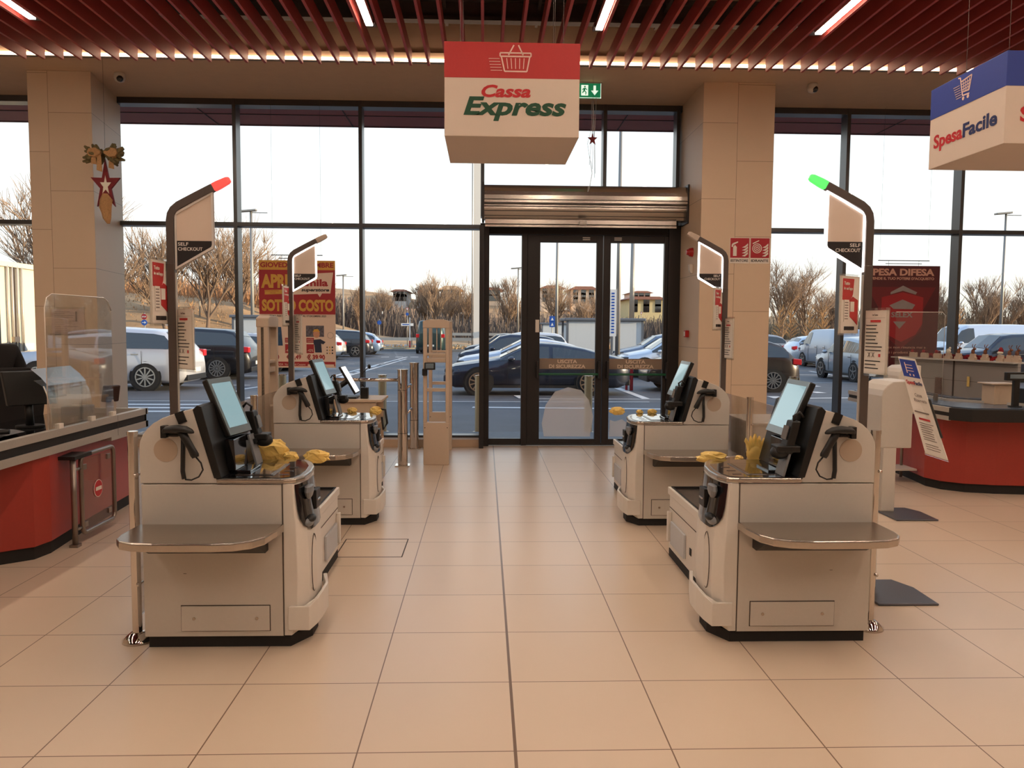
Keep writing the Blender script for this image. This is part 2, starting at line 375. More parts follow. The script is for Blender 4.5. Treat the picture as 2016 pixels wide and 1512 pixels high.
b = MB(); b.box(-1.33, 1.19, -.08, .0, -.235, -.175, m_shut); b.box(-1.33, 1.19, -.09, -.02, -.275, -.245, m_shut); b.box(-1.33, 1.19, -.06, .0, -.25, -.235, m_shutd); b.build('slat_curtain', sh_, bevel=.003)
b = MB(); b.box(-1.4, -1.34, -.06, .02, -3.2, -.25, m_bronze); b.build('guide_rail', sh_, bevel=.003)
b = MB(); b.box(-.1, .0, -.13, -.09, -.245, -.2, m_alu); b.build('latch', sh_, bevel=.003)
# outside: canopy, shop front with an unseen shading wing, pavement, car park
m_can = M('canopy_panels', (178, 92, 88), .6, noise=.05, ns=5)
b = MB(); b.box(-30, 60, 11.17, 12.45, 4.62, 4.75, m_can); b.box(-30, 60, 12.4, 12.5, 4.62, 6.2, m_can)
for x in range(-30, 60, 2): b.box(x, x+.012, 11.17, 12.45, 4.612, 4.62, m_seam)
b.box(-30, 60, 11.8, 11.812, 4.612, 4.62, m_seam)
struct(b.build('roof_canopy'))
struct(MB().box(10.6, 90, 11.0, 11.4, -.2, 7.2, m_wall).box(-30, 10.6, 11.2, 11.4, 5.0, 7.2, m_wall).build('wall_shopfront_and_shade_wing'))  # right wing is out of view, sized to shade the near car park
m_pave = M('pavement', (128, 130, 132), .8, noise=.08, ns=14)
struct(MB().box(-30, 60, 11.15, 12.6, -.2, -.03, m_pave).build('path_pavement'))
def asphalt():
    m = M('asphalt', (76, 76, 80), .62, noise=.22, ns=1.3)
    n = m.node_tree.nodes; l = m.node_tree.links; b = n['Principled BSDF']
    x = n.new('ShaderNodeTexNoise'); x.inputs['Scale'].default_value = 60; t = n.new('ShaderNodeTexCoord'); l.new(t.outputs['Object'], x.inputs['Vector'])
    bp = n.new('ShaderNodeBump'); bp.inputs['Strength'].default_value = .35; bp.inputs['Distance'].default_value = .01; l.new(x.outputs['Fac'], bp.inputs['Height']); l.new(bp.outputs[0], b.inputs['Normal'])
    return m
GZ = -.14
m_asph = asphalt()
b = MB(); b.add([(-150, 12.5, -.06), (200, 12.5, -.06), (200, 20, GZ), (-150, 20, GZ), (200, 66, GZ), (-150, 66, GZ)], [(0, 1, 2, 3), (3, 2, 4, 5)], m_asph)
struct(b.build('ground_car_park', fix=False))
def gz(y): return -.06-(min(y, 20)-12.5)/7.5*.08 if y > 12.5 else -.06
m_line = M('road_paint', (212, 208, 204), .7, noise=.06, ns=20)
mk = MB()
def stripe(p0, p1, wdt):
    a = Vector((*p0, 0)); c = Vector((*p1, 0)); d = (c-a).normalized(); q = Vector((-d.y, d.x, 0))*wdt/2
    k = max(1, int((c-a).length/4)); 
    for i in range(k):
        u, v = a+(c-a)*i/k, a+(c-a)*(i+1)/k
        mk.add([(p.x, p.y, gz(p.y)+.006) for p in (u-q, v-q, v+q, u+q)], [(0, 1, 2, 3)], m_line)
def pxl(x, y): p = atZ(x, y, -.12); return (p.x, p.y)
def pstripe(x0, y0, x1, y1, wdt): stripe(pxl(x0, y0), pxl(x1, y1), wdt)
pstripe(930, 803, 1490, 809, .28)                                      # long line by the doors
pstripe(1024, 777, 1035, 783, .35); stripe((-9.3, 18.6), (3.9, 18.8), .12)
pstripe(1215, 763, 1272, 784, .2); pstripe(1060, 784, 1500, 786, .12)
for y in (16.1, 16.9, 17.7): stripe((-8.6, y), (-5.3, y), .33)         # crossing on the left
for k in range(9): stripe((-6.4, 23.9+4.7*k), (-2.0 if k == -1 else -6.1, 23.9+4.7*k), .12)
for k in range(5): stripe((-12, 23.9+4.6*k), (-6.9, 23.9+4.6*k), .12)
stripe((-5.7, 19.5), (-4.5, 47), .14)
pstripe(665, 745, 800, 706, .12)
for k in range(6): pstripe(668+k*16, 742-k*5, 677+k*16, 739.2-k*5, .14)
for x in (750, 778, 808, 838, 900): pstripe(x, 702.4, x+16, 702.4, .5)
for x, y in ((523, 762), (545, 765)): pass
pstripe(478, 765, 513, 760, .15); pstripe(448, 773, 470, 768, .15)
for k in range(6): stripe((-.9, 24+4.5*k), (4.2, 24+4.5*k), .12)
for k in range(7): stripe((10+.6*k, 26+4.6*k), (15, 26+4.6*k), .12)
pstripe(1594, 730, 1640, 738, .14); pstripe(1650, 741, 1690, 746, .45); pstripe(1590, 757, 1612, 760, .2); pstripe(1600, 770, 1618, 773, .3); pstripe(1560, 783, 1700, 782, .2)
pstripe(1520, 779, 1535, 783, .3)
o = mk.build('ground_markings', fix=False); struct(o)

# ------------------------------------------------------------------ self-checkout kiosks
m_grille = M('speaker_grille', (172, 150, 130), .6)
def _gr():
    m = m_grille; n = m.node_tree.nodes; l = m.node_tree.links; b = n['Principled BSDF']
    t = n.new('ShaderNodeTexCoord'); v = n.new('ShaderNodeTexVoronoi'); v.inputs['Scale'].default_value = 150; v.inputs['Randomness'].default_value = 0
    l.new(t.outputs['Object'], v.inputs['Vector']); r = n.new('ShaderNodeMath'); r.operation = 'LESS_THAN'; r.inputs[1].default_value = .32; l.new(v.outputs['Distance'], r.inputs[0])
    mx = n.new('ShaderNodeMix'); mx.data_type = 'RGBA'; l.new(r.outputs[0], mx.inputs[0]); mx.inputs[6].default_value = (*lin((186, 166, 146)), 1); mx.inputs[7].default_value = (*lin((70, 56, 48)), 1); l.new(mx.outputs[2], b.inputs['Base Color'])
_gr()
m_scr = M('screen_teal', (30, 40, 46), .12, emit=.62, ecol=(176, 212, 218), coat=.4)
m_scrw = M('screen_white', (60, 60, 60), .12, emit=1.1, ecol=(236, 242, 240), coat=.4)
m_bez = M('screen_bezel', (112, 128, 138), .15, noise=.02)  # pale blue-grey puts the reflected sky into the base colour
m_glsteel = M('tray_steel', (120, 112, 108), .22, .9, noise=.05, ns=30)
ARCH = [(0, .832), (0, 1.02), (.004, 1.045), (.018, 1.075), (.04, 1.105), (.07, 1.132), (.115, 1.158), (.172, 1.178), (.24, 1.199), (.29, 1.208), (.373, .846), (.373, .832)]
def kiosk(sx, loc, label, group, flags):
    t = thing('self_checkout_machine', label, 'self-checkout machine', loc, group=group)
    tf = (lambda p: Vector((sx*p.x, p.y, p.z)))
    N = lambda: MB(tf)
    # body carcass
    b = N(); b.box(.006, .693, .02, .6, .055, .832, m_panel); b.prism(ARCH, 'y', .02, .58, m_panel); b.build('cabinet', t, bevel=.004)
    b = N(); b.box(.004, .69, 0, .018, .06, .829, m_white); b.build('side_panel', t, bevel=.003)
    b = N(); b.prism([(a, z+.002) if z < .85 else (a, z) for a, z in ARCH], 'y', 0, .019, m_white); b.build('side_cheek', t, bevel=.003)
    b = N(); b.cyl((.128, .0, 1.0), .058, -.0025, m_grille, 32, 'y'); b.build('speaker_grille', t)
    b = N(); b.box(.016, .72, .02, .56, 0, .055, m_dark); b.prism([(.72, .02), (.8, .16), (.8, .3), (.72, .56)], 'z', 0, .055, m_dark); b.box(.04, .67, .56, 1.6, 0, .055, m_dark); b.build('plinth', t)
    # low access plate with two screws
    b = N(); b.box(.184, .626, -.002, 0, .088, .221, m_seam); b.box(.188, .622, -.009, -.002, .092, .217, m_white); p = b.build('access_plate', t, bevel=.003)
    b = N(); b.cyl((.25, -.009, .155), .008, -.003, m_steel, 10, 'y'); b.cyl((.56, -.009, .155), .008, -.003, m_steel, 10, 'y'); b.build('screw', p)
    # bag shelf
    sh = [(-.008, -.002), (-.012, -.2), (.0, -.27), (.035, -.325), (.1, -.36), (.2, -.372), (.46, -.375), (.56, -.36), (.63, -.32), (.672, -.25), (.695, -.12), (.70, -.002)]
    b = N(); b.prism(sh, 'z', .592, .632, m_steel); s = b.build('bag_shelf', t, bevel=.008, seg=3)
    b = N(); b.prism([(-.002, .5), (-.002, .59), (-.24, .59), (-.06, .5)], 'x', .055, .62, m_black); b.build('shelf_bracket', s)
    # scanner deck
    deck = [(.373, -.008), (.70, -.008), (.755, .01), (.785, .09), (.79, .22), (.772, .38), (.735, .5), (.69, .585), (.373, .585)]
    b = N(); b.prism(deck, 'z', .832, .858, m_steel); d = b.build('counter_deck', t, bevel=.008, seg=3)
    ins = [(.39, .012), (.69, .012), (.735, .04), (.757, .12), (.76, .22), (.745, .36), (.71, .47), (.67, .56), (.39, .56)]
    b = N(); b.prism(ins, 'z', .858, .8605, m_gblack); b.build('glass_plate', d)
    b = N(); b.box(.44, .63, .07, .42, .8605, .863, m_glsteel); b.box(.455, .615, .09, .4, .863, .8645, m_gblack); b.build('scanner_window', d, bevel=.001)
    b = N()
    for k in range(3): b.box(.655+.0, .70, .09+.1*k, .105+.1*k, .8605, .862, m_glsteel)
    b.build('deck_reflections', d)  # steel bars standing in for faint reflections on the deck
    # aisle-side plastic module, bulging
    def ring(z, k, e=0): return [(.693, .0-e*0, z), (.745+k*.5+e, .0-e, z), (.775+k+e, .06, z), (.79+k+e, .16, z), (.79+k+e, .3, z), (.765+k+e, .42, z), (.72+k*.4+e*.5, .53, z), (.693, .58, z)]
    b = N(); b.loft([ring(z, k) for z, k in ((.062, -.03), (.1, .01), (.2, .03), (.35, .036), (.5, .03), (.62, .02), (.72, .005), (.79, -.004), (.832, -.006))], m_module); b.build('front_module', t, bevel=.004)
    b = N(); b.box(.690, .694, -.002, .01, .06, .83, m_seam); b.build('hinge_seam', t)
    # bumper round the foot of the module
    b = N(); b.loft([[(.715, -.012, z), (.822, -.012, z), (.845, .07, z+q), (.856, .17, z+q*1.7), (.856, .3, z+q*1.7), (.81, .5, z+q), (.79, .49, z+q), (.84, .3, z+q*1.7), (.84, .17, z+q*1.7), (.828, .07, z+q), (.79, .004, z), (.715, .004, z)] for z, q in ((.092, .006), (.215, .014))], m_module); b.build('bumper', t, bevel=.004)
    # cash recess: dark opening, reader nozzle, coin cup, scoop
    def sf(y):                                                         # surface of the module as a function of y
        pts = [(0, .745), (.06, .775), (.16, .79), (.3, .79), (.42, .765)]
        for (y0, a0), (y1, a1) in zip(pts, pts[1:]):
            if y0 <= y <= y1: return a0+(a1-a0)*(y-y0)/(y1-y0)
        return .765
    def kz(z): return .02-(z-.62)*.15 if z < .72 else .005-(z-.72)*.1
    rows = []
    ys = [.012, .05, .1, .16, .23, .3, .36, .41]
    for z, cut in ((.825, 0), (.77, 0), (.7, 0), (.65, .01), (.615, .04), (.592, .09), (.58, .15)):
        rows.append([(sf(min(max(y, .012+cut*.6), .41-cut))+kz(z)+.004, min(max(y, .012+cut*.6), .41-cut), z) for y in ys])
    b = N(); b.loft(rows, m_gblack, caps=False, closed=False, sm=True); rc = b.build('cash_unit', t, fix=False)
    b = N(); b.loft([[(sf(.12)+.015+q*math.cos(u)*.35, .115+q*math.sin(u)*1.0, z) for u in [2*math.pi*i/12 for i in range(12)]] for q, z in ((.02, .805), (.055, .8), (.062, .775), (.045, .75), (.02, .735))], m_grey); b.build('card_slot', rc)
    b = N(); b.ball((sf(.1)+.012, .12, .618), .03, .075, .03, m_grey); b.build('coin_scoop', rc)
    b = N(); b.ball((sf(.1)+.026, .12, .632), .026, .055, .02, m_black, 10, 6); b.build('coin_cup', rc)
    b = N(); b.box(sf(.25)+.005, sf(.25)+.028, .2, .3, .66, .76, m_black); b.box(sf(.25)+.02, sf(.25)+.034, .22, .28, .7, .71, m_steel); b.build('note_slot', rc, bevel=.004)
    b = N(); b.tube([(.818+0*i, .13+.055*math.cos(i), .4+.15*math.sin(i)) for i in [2*math.pi*j/20 for j in range(21)]], .0022, m_seam, 4); b.build('lid_outline', t)
    # console: slanted dark board, monitor, vertical scanner, terminal
    b = N(); b.prism([(.262, 1.2), (.285, 1.222), (.305, 1.214), (.396, .86), (.36, .86)], 'y', -.004, .585, m_black); b.build('console_board', t, bevel=.003)
    b = N(); b.prism([(.175, 1.18), (.215, 1.196), (.235, 1.142), (.195, 1.128)], 'y', -.006, .02, m_black); b.build('cradle_clip', t)
    # monitor (tilted back)
    tilt = Vector((-.1145, 0, .272)).normalized(); outn = Vector((tilt.z, 0, -tilt.x)); yv = Vector((0, 1, 0))
    base = Vector((.41, .285, 1.05)); rotv = flags.get('yaw', 0)
    if rotv:
        q = Matrix.Rotation(R(rotv), 3, 'Z'); outn = q @ outn; yv = q @ yv; tilt = q @ tilt
    c = base+tilt*.155; hw = flags.get('hw', .155)
    b = N(); b.obox(c-outn*.016, outn*.016, yv*hw, tilt*.158, m_black); mo = b.build('monitor', t, bevel=.008, seg=3)
    b = N(); b.obox(c+outn*.0015, outn*.0015, yv*(hw-.002), tilt*.156, m_bez); b.build('bezel', mo, bevel=.001)
    b = N(); b.obox(c+outn*.0038+tilt*.006, outn*.0008, yv*(hw-.024), tilt*.122, m_scr); b.build('screen', mo)
    b = N(); b.tube([c-outn*.03, c-outn*.09-tilt*.05, (.33, .285, 1.08)], .022, m_black, 8); b.build('monitor_arm', mo)
    b = N(); b.box(.375, .5, .13, .32, .86, .875, m_gblack); b.prism([(.388, .875), (.43, .875), (.42, 1.035), (.375, 1.035)], 'y', .12, .33, m_gblack); b.build('vertical_scanner', t, bevel=.004)
    ty = flags['term']
    ry = .43 if ty > .3 else .075
    b = N(); b.obox((.44, ry, .942), Vector((.0065, 0, .0017)), Vector((0, .055, 0)), Vector((-.255, 0, .967)).normalized()*.085, m_grey); rcp = b.build('receipt_slot_plate', t, bevel=.003); b = N(); b.obox((.440, ry, .985), Vector((.008, 0, .002)), Vector((0, .02, 0)), Vector((-.255, 0, .967)).normalized()*.012, m_black); b.build('slot', rcp)
    b = N(); b.obox((.42, ty, 1.06), Vector((.022, 0, 0)), Vector((0, .042, 0)), Vector((-.02, 0, .085)), m_black); b.box(.38, .5, ty-.05, ty+.05, .985, 1.02, m_black); b.ball((.47, ty, .98), .05, .05, .035, m_black); pt = b.build('payment_terminal', t, bevel=.006)
    b = N(); b.obox((.446, ty, 1.085), Vector((.002, 0, .0005)), Vector((0, .032, 0)), Vector((-.008, 0, .034)), M('small_lcd', (90, 84, 80), .2, emit=.15)); b.build('display', pt)
    b = N(); b.tube([(.36, ty-.03, 1.16), (.385, ty-.03, 1.19), (.41, ty-.02, 1.17), (.40, ty-.01, 1.1)], .008, m_black, 6); b.build('cable', pt)
    # hand scanner in its cradle with a coiled lead
    b = N(); b.box(.122, .148, -.05, -.005, 1.065, 1.125, m_black); b.box(.148, .2, -.03, -.005, 1.07, 1.083, m_black); b.box(.155, .2, -.028, -.0, 1.1, 1.112, m_black); cd = b.build('scanner_cradle', t, bevel=.003)
    b = N(); b.loft([[(a, -.055+.028*q*math.cos(u)+0, z+.017*q*math.sin(u)) for u in [2*math.pi*i/10 for i in range(10)]] for a, z, q in ((.14, 1.1, .8), (.155, 1.108, 1.05), (.2, 1.113, 1.1), (.25, 1.108, 1), (.275, 1.1, .7), (.285, 1.095, .3))], m_black, sm=True)
    b.loft([[(a+.018*q*math.cos(u), -.05+.016*q*math.sin(u), z+.006*math.cos(u)) for u in [2*math.pi*i/10 for i in range(10)]] for a, z, q in ((.225, 1.1, 1.1), (.245, 1.06, 1.1), (.268, 1.02, 1.0), (.285, .985, 1.15), (.29, .972, .9))], m_black, sm=True); hs = b.build('hand_scanner', t)
    b = N(); b.tube([(.29, -.05, .975), (.315, -.05, .945), (.322, -.045, .91), (.3, -.04, .875), (.262, -.035, .858), (.23, -.03, .86)], .0042, m_black, 6); b.build('lead', hs)
    b = N(); b.tube([(.222, -.02, 1.07), (.218, -.02, .98), (.216, -.022, .9), (.225, -.03, .862)], .011, m_black, 6); b.build('coiled_lead', hs)
    # bagging unit beyond
    b = N(); b.box(.006, .665, .6, 1.6, .055, .47, m_panel); b.box(.66, .672, .6, 1.6, .06, .44, m_module)
    b.box(.66, .682, .585, 1.62, .44, .492, m_module); b.box(.006, .66, 1.59, 1.62, .05, .492, m_module); bu = b.build('bagging_unit', t, bevel=.004)
    b = N(); b.box(.03, .655, .61, 1.59, .475, .484, m_glsteel); b.build('scale_plate', bu, bevel=.002)
    b = N(); b.box(.652, .664, .6, 1.6, .484, .496, m_black); b.box(.03, .655, 1.585, 1.6, .484, .496, m_black); b.build('edge_rail', bu)
    b = N(); b.box(.672, .688, 1.12, 1.5, .11, .27, M('door_plate', (188, 190, 194), .4, noise=.03)); b.box(.672, .70, 1.52, 1.56, .12, .33, m_module); b.build('service_door', bu, bevel=.004)
    b = N(); b.box(.672, .676, .98, 1.02, .17, .215, m_dark); b.box(.672, .675, .6, 1.59, .352, .355, m_seam); b.build('lock', bu)
    b = N(); b.box(.2, .215, -.001, 0, .38, .382, m_seam); b.build('screw_mark', t)
    return t
kL1 = kiosk(1, (-1.69, 3.97, 0), 'white self-checkout machine nearest on the left of the aisle, screen facing right', 'self-checkout machines', {'term': .5, 'yaw': -9, 'hw': .125})
kR1 = kiosk(-1, (1.99, 3.99, 0), 'white self-checkout machine nearest on the right of the aisle, screen facing left', 'self-checkout machines', {'term': .06})
kL2 = copy_tree(kL1); kL2.location = (-1.69, 6.47, 0); relabel(kL2, 'white self-checkout machine second on the left, beside the steel bollards')
kR2 = copy_tree(kR1); kR2.location = (1.99, 6.43, 0); relabel(kR2, 'white self-checkout machine second on the right, in front of the tiled column')

# ------------------------------------------------------------------ lit pole signs above each machine
m_lit = M('sign_edge_lit', (255, 255, 255), .5, emit=2.4, ecol=(255, 250, 250)); m_unlit = M('sign_edge_unlit', (214, 206, 200), .4)
m_face = M('sign_face', (216, 196, 180), .5, noise=.01); m_band = M('sign_band', (30, 25, 26), .5, noise=.03)
def psign(sx, loc, label, tipm, lit):
    t = thing('self_checkout_sign', label, 'pole sign', loc, group='self checkout pole signs')
    tf = lambda p: Vector((sx*p.x, p.y, p.z)); N = lambda: MB(tf)
    b = N(); b.box(-.022, .022, -.02, .02, .25, 1.95, m_pole); b.box(.012, .026, -.012, .012, .25, 1.9, m_alu); b.build('pole', t, bevel=.004)
    for zb in (.32, .72): N().box(.0, .027, -.035, .035, zb, zb+.06, m_black).build('mounting_bracket', t)
    b = N(); pts = [(0, 1.94), (0, 2.18), (.006, 2.215), (.02, 2.24), (.045, 2.262), (.15, 2.318), (.235, 2.362)]
    L = []
    for i, (x, z) in enumerate(pts):
        a = Vector(pts[max(i-1, 0)]); c = Vector(pts[min(i+1, len(pts)-1)]); d = (c-a).normalized(); nn = Vector((-d.y, d.x))*.021
        L.append([(x+nn.x, -.018, z+nn.y), (x+nn.x, .018, z+nn.y), (x-nn.x, .018, z-nn.y), (x-nn.x, -.018, z-nn.y)])
    b.loft(L, m_pole); b.build('arm', t, bevel=.003)
    d = Vector((.9, 0, .46)).normalized(); nn = Vector((-.46, 0, .9)).normalized(); p0 = Vector((.235, 0, 2.362))
    b = N(); b.loft([[p0+d*s+nn*.022*q+Vector((0, -.018*q, 0)), p0+d*s+nn*.022*q+Vector((0, .018*q, 0)), p0+d*s-nn*.022*q+Vector((0, .018*q, 0)), p0+d*s-nn*.022*q+Vector((0, -.018*q, 0))] for s, q in ((0, 1), (.03, 1), (.085, .85), (.1, .6))], tipm); b.build('status_lamp', t, bevel=.004)
    outl = [(.024, 2.222), (.232, 2.342), (.234, 2.05), (.228, 2.03), (.024, 1.915)]
    b = N(); b.prism(outl, 'y', -.006, .006, m_face); b.build('panel', t)
    cx, cz = .13, 2.12
    rim = MB(tf); inn = [(.034, 2.214), (.222, 2.322), (.224, 2.052), (.219, 2.04), (.034, 1.932)]
    n5 = 5; vs = [(x, y, z) for y in (-.012, .012) for x, z in outl]+[(x, y, z) for y in (-.012, .012) for x, z in inn]
    fs = []
    for i in range(n5):
        j = (i+1) % n5; fs += [(i, j, 10+j, 10+i), (5+i, 5+j, 15+j, 15+i), (i, j, 5+j, 5+i), (10+i, 10+j, 15+j, 15+i)]
    rim.add(vs, fs, m_lit if lit else m_unlit); rim.build('edge_light', t)
    b = N(); b.prism([(.034, 2.072), (.224, 2.072), (.224, 2.052), (.219, 2.04), (.034, 1.932)], 'y', -.0085, -.006, m_band); bd = b.build('black_band', t)
    b = MB()
    for st, z in (('SELF', 2.046), ('CHECKOUT', 2.0195)):
        x = .04 if sx > 0 else -.046
        b.text(st, (x, -.0085, z), X_, Z_, .0185, M('sign_letters', (236, 228, 220), .5), wd=.056 if st == 'SELF' else .132, al='L' if sx > 0 else 'R', bold=.008, th=.0006)
    b.build('lettering', bd)
    return t
m_tipr = M('lamp_red', (222, 74, 66), .4, emit=.8, ecol=(236, 84, 76)); m_tipg = M('lamp_green', (60, 220, 80), .4, emit=.95, ecol=(96, 240, 110)); m_tipo = M('lamp_off', (186, 168, 152), .4)
psign(1, (-1.715, 4.50, 0), 'dark pole sign with red lamp tip, nearest on the left', m_tipr, False)
psign(-1, (2.018, 4.208, 0), 'dark pole sign with green lamp tip and glowing edge', m_tipg, True)
psign(1, (-1.715, 7.20, 0), 'smaller looking glowing pole sign in front of the red and yellow poster', m_tipo, True)
psign(-1, (2.018, 6.73, 0), 'glowing pole sign in front of the right tiled column', m_tipo, True)

# ------------------------------------------------------------------ leaflet frames clipped to the poles
m_post_red = M('leaflet_red', (186, 52, 52), .5, noise=.03, ns=20)
m_txtg = M('text_grey', (120, 104, 96), .7)
def leaflet_red(loc, rz, label, grp):
    t = thing('leaflet_frame', label, 'leaflet frame', loc, rz, grp)
    MB().box(-.105, .105, -.004, .004, 0, .34, m_paper).build('sheet', t)
    f = MB(); f.box(-.108, .108, -.008, .008, -.012, .006, m_acr).box(-.108, .108, -.008, .008, .336, .352, m_acr); f.box(-.108, -.1, -.007, .007, 0, .34, m_acr); f.box(.1, .108, -.007, .007, 0, .34, m_acr); f.build('clip_frame', t)
    p = MB(); o = (0, -.0045, 0)
    p.poly([(-.088, .325), (.04, .325), (.03, .235), (-.0, .19), (-.088, .2)], o, X_, Z_, m_post_red)
    p.poly([(.0, .195), (.03, .22), (.09, .2), (.09, .05), (.06, .07), (.0, .1)], o, X_, Z_, m_post_red)
    p.poly([(-.07, .2), (-.015, .2), (-.015, .07), (-.07, .07)], (0, -.006, 0), X_, Z_, m_paper)
    p.poly([(.0, .19), (.045, .19), (.045, .13), (.0, .13)], (0, -.0065, 0), X_, Z_, m_paper)
    p.text('Tutto', (-.078, -.0062, .288), X_, Z_, .02, m_paper, bold=.02); p.text("in un'app", (-.078, -.0062, .26), X_, Z_, .017, m_paper, wd=.1, bold=.02)
    for k in range(7): p.box(-.062, -.025, -.0085, -.0075, .085+k*.016, .09+k*.016, m_txtg)
    p.box(-.06, -.005, -.0065, -.0045, .02, .042, m_ink); p.box(.0, .055, -.0065, -.0045, .02, .042, m_ink)
    p.build('print', t); b = MB(); b.box(.06, .125, .006, .022, .09, .11, m_alu); b.box(.06, .125, .006, .022, .25, .27, m_alu); b.build('clip_arm', t); return t
def leaflet_txt(loc, rz, label, grp):
    t = thing('leaflet_frame', label, 'leaflet frame', loc, rz, grp)
    MB().box(-.105, .105, -.004, .004, 0, .33, m_paper).build('sheet', t)
    f = MB(); f.box(-.108, .108, -.008, .008, -.012, .006, m_acr).box(-.108, .108, -.008, .008, .326, .342, m_acr); f.box(-.108, -.1, -.007, .007, 0, .33, m_acr); f.box(.1, .108, -.007, .007, 0, .33, m_acr); f.build('clip_frame', t)
    p = MB(); random.seed(4)
    p.box(-.04, .05, -.0055, -.0045, .268, .28, m_post_red); p.box(-.085, .085, -.005, -.0045, .29, .291, m_txtg); p.text('La Cassa', (0, -.0045, .302), X_, Z_, .01, m_txtg, al='C')
    for k in range(13):
        if k in (8, 9): continue
        z = .25-k*.0185; p.box(-.078, -.078+random.uniform(.08, .15), -.0055, -.0045, z, z+.005, m_ink)
    p.text('X X', (-.055, -.0045, .088), X_, Z_, .026, m_txtg, bold=.0); p.box(.04, .056, -.0055, -.0045, .09, .106, m_post_red)
    p.build('print', t); b = MB(); b.box(-.125, -.06, .006, .022, .09, .11, m_alu); b.box(-.125, -.06, .006, .022, .25, .27, m_alu); b.build('clip_arm', t); return t
def PL(x, y, Y): p = atY(x, y, Y); return (p.x, p.y, p.z-.17)
leaflet_red(PL(315, 575, 4.42), R(86), "red and white leaflet frame on the pole with the red lamp tip", 'red app leaflets')
leaflet_txt(PL(363, 666, 4.46), R(-44), 'white text leaflet frame on the pole with the red lamp tip', 'white text leaflets')
lr_ = leaflet_red(PL(1672, 592, 4.14), R(38), 'red and white leaflet frame on the pole with the green lamp tip', 'red app leaflets')
lr_.scale = (.9, .9, .87)
leaflet_txt(PL(1723, 672, 4.1), R(-84), 'white text leaflet frame beside the green-tipped pole', 'white text leaflets')
leaflet_red(PL(565, 602, 7.14), R(85), 'narrow looking red leaflet in front of the red and yellow poster', 'red app leaflets')
leaflet_txt(PL(587, 657, 7.16), R(-61), 'narrow looking white leaflet in front of the poster with prices', 'white text leaflets')
leaflet_red(PL(1414, 608, 6.66), R(54), 'red leaflet frame in front of the right tiled column', 'red app leaflets')
leaflet_txt(PL(1434, 665, 6.64), R(-86), 'white text leaflet frame in front of the right tiled column', 'white text leaflets')

# ------------------------------------------------------------------ glass barriers behind the machines
m_bglass = glass('barrier_glass', (252, 250, 248), .5, .02, .07, (226, 206, 184))
def barrier(x, label, ys):
    t = thing('glass_barrier', label, 'glass barrier', (x, ys[0], 0))
    for y in ys:
        b = MB(); b.cyl((0, y-ys[0], .012), .024, 1.065, m_chrome, 20); b.cyl((0, y-ys[0], 1.06), .027, .02, m_chrome, 20); p = b.build('post', t)
        MB().lathe([(.075, 0), (.075, .012), (.05, .035), (.03, .05), (.0, .05)], (0, y-ys[0], 0), m_chrome).build('foot', p)
        [MB().tube([(.02, y-ys[0]-.03, zc), (.02, y-ys[0]+.03, zc)], .008, m_chrome, 8).build('clamp', p) for zc in (.86, .3)]
    for a, c in zip(ys, ys[1:]): MB().box(-.005, .005, a-ys[0]+.05, c-ys[0]-.05, .12, 1.06, m_bglass).build('glass_panel', t)
    return t
barrier(-1.765, 'low glass barrier on chrome posts behind the left machines', (4.07, 6.2, 8.1))
barrier(2.085, 'low glass barrier on chrome posts behind the right machines', (4.18, 6.22, 8.1))
# ------------------------------------------------------------------ yellow bags and gloves
def blob(c, r, seed, mat=m_yel):
    random.seed(seed); b = MB(); rings = 9; seg = 16; rr = []
    for i in range(rings):
        t = math.pi*i/(rings-1)*.96+.06
        rr.append([Vector(c)+Vector((r[0]*math.sin(t)*math.cos(2*math.pi*j/seg), r[1]*math.sin(t)*math.sin(2*math.pi*j/seg), r[2]*max(math.cos(t), -.92)))*1.0+Vector((random.uniform(-1, 1)*r[0], random.uniform(-1, 1)*r[1], random.uniform(-.8, 1)*r[2]))*.22*math.sin(t) for j in range(seg)])
    return b.loft(rr, mat, True, True, False)
def bag(c, r, seed, label):
    o = blob((0, 0, 0), r, seed).build('plastic_bag'); o.location = c; tag(o, label, 'plastic bag', 'yellow plastic bags'); return o
def glove(c, seed, label, hgt=.16):
    random.seed(seed); b = MB()
    for k in range(5):
        x = (k-2)*.02; b.loft([[(x*q1+.013*q*math.cos(u)+random.uniform(-.002, .002), .012*q*math.sin(u), z) for u in [2*math.pi*i/6 for i in range(6)]] for z, q, q1 in ((0, 1.2, .5), (.05, 1.25, .7), (.1, 1.2, 1), (hgt-.02-.012*abs(k-2), .9, 1.25), (hgt-.012*abs(k-2), .3, 1.35))], m_yel)
    b.ball((0, 0, .045), .05, .022, .055, m_yel)
    o = b.build('plastic_bag'); o.location = c; tag(o, label, 'plastic bag', 'yellow plastic bags'); return o
bag((-1.225, 4.68, .885), (.085, .05, .07), 3, 'crumpled yellow plastic bag heaped behind the nearest left scanner deck')
bag((-1.33, 4.7, .9), (.055, .04, .085), 5, 'upright crumpled yellow bag beside the nearest left screen')
bag((-1.115, 4.64, .86), (.045, .03, .03), 8, 'small flat yellow bag scrap behind the nearest left scanner deck')
bag((-.965, 4.63, .862), (.07, .03, .04), 11, 'yellow bag hanging over the end of the nearest left deck')
glove((1.585, 4.62, .84), 2, 'yellow gloves standing beside the nearest right screen')
bag((1.335, 4.62, .862), (.085, .03, .035), 14, 'yellow bag lying over the end of the nearest right deck')
bag((1.5, 4.64, .852), (.025, .02, .018), 15, 'tiny yellow bag scrap beside the upright yellow gloves')
bag((-1.16, 7.08, .875), (.04, .03, .028), 17, 'small yellow bag on the second left deck')
bag((-.95, 7.06, .875), (.055, .03, .04), 18, 'yellow bag on the corner of the second left deck')
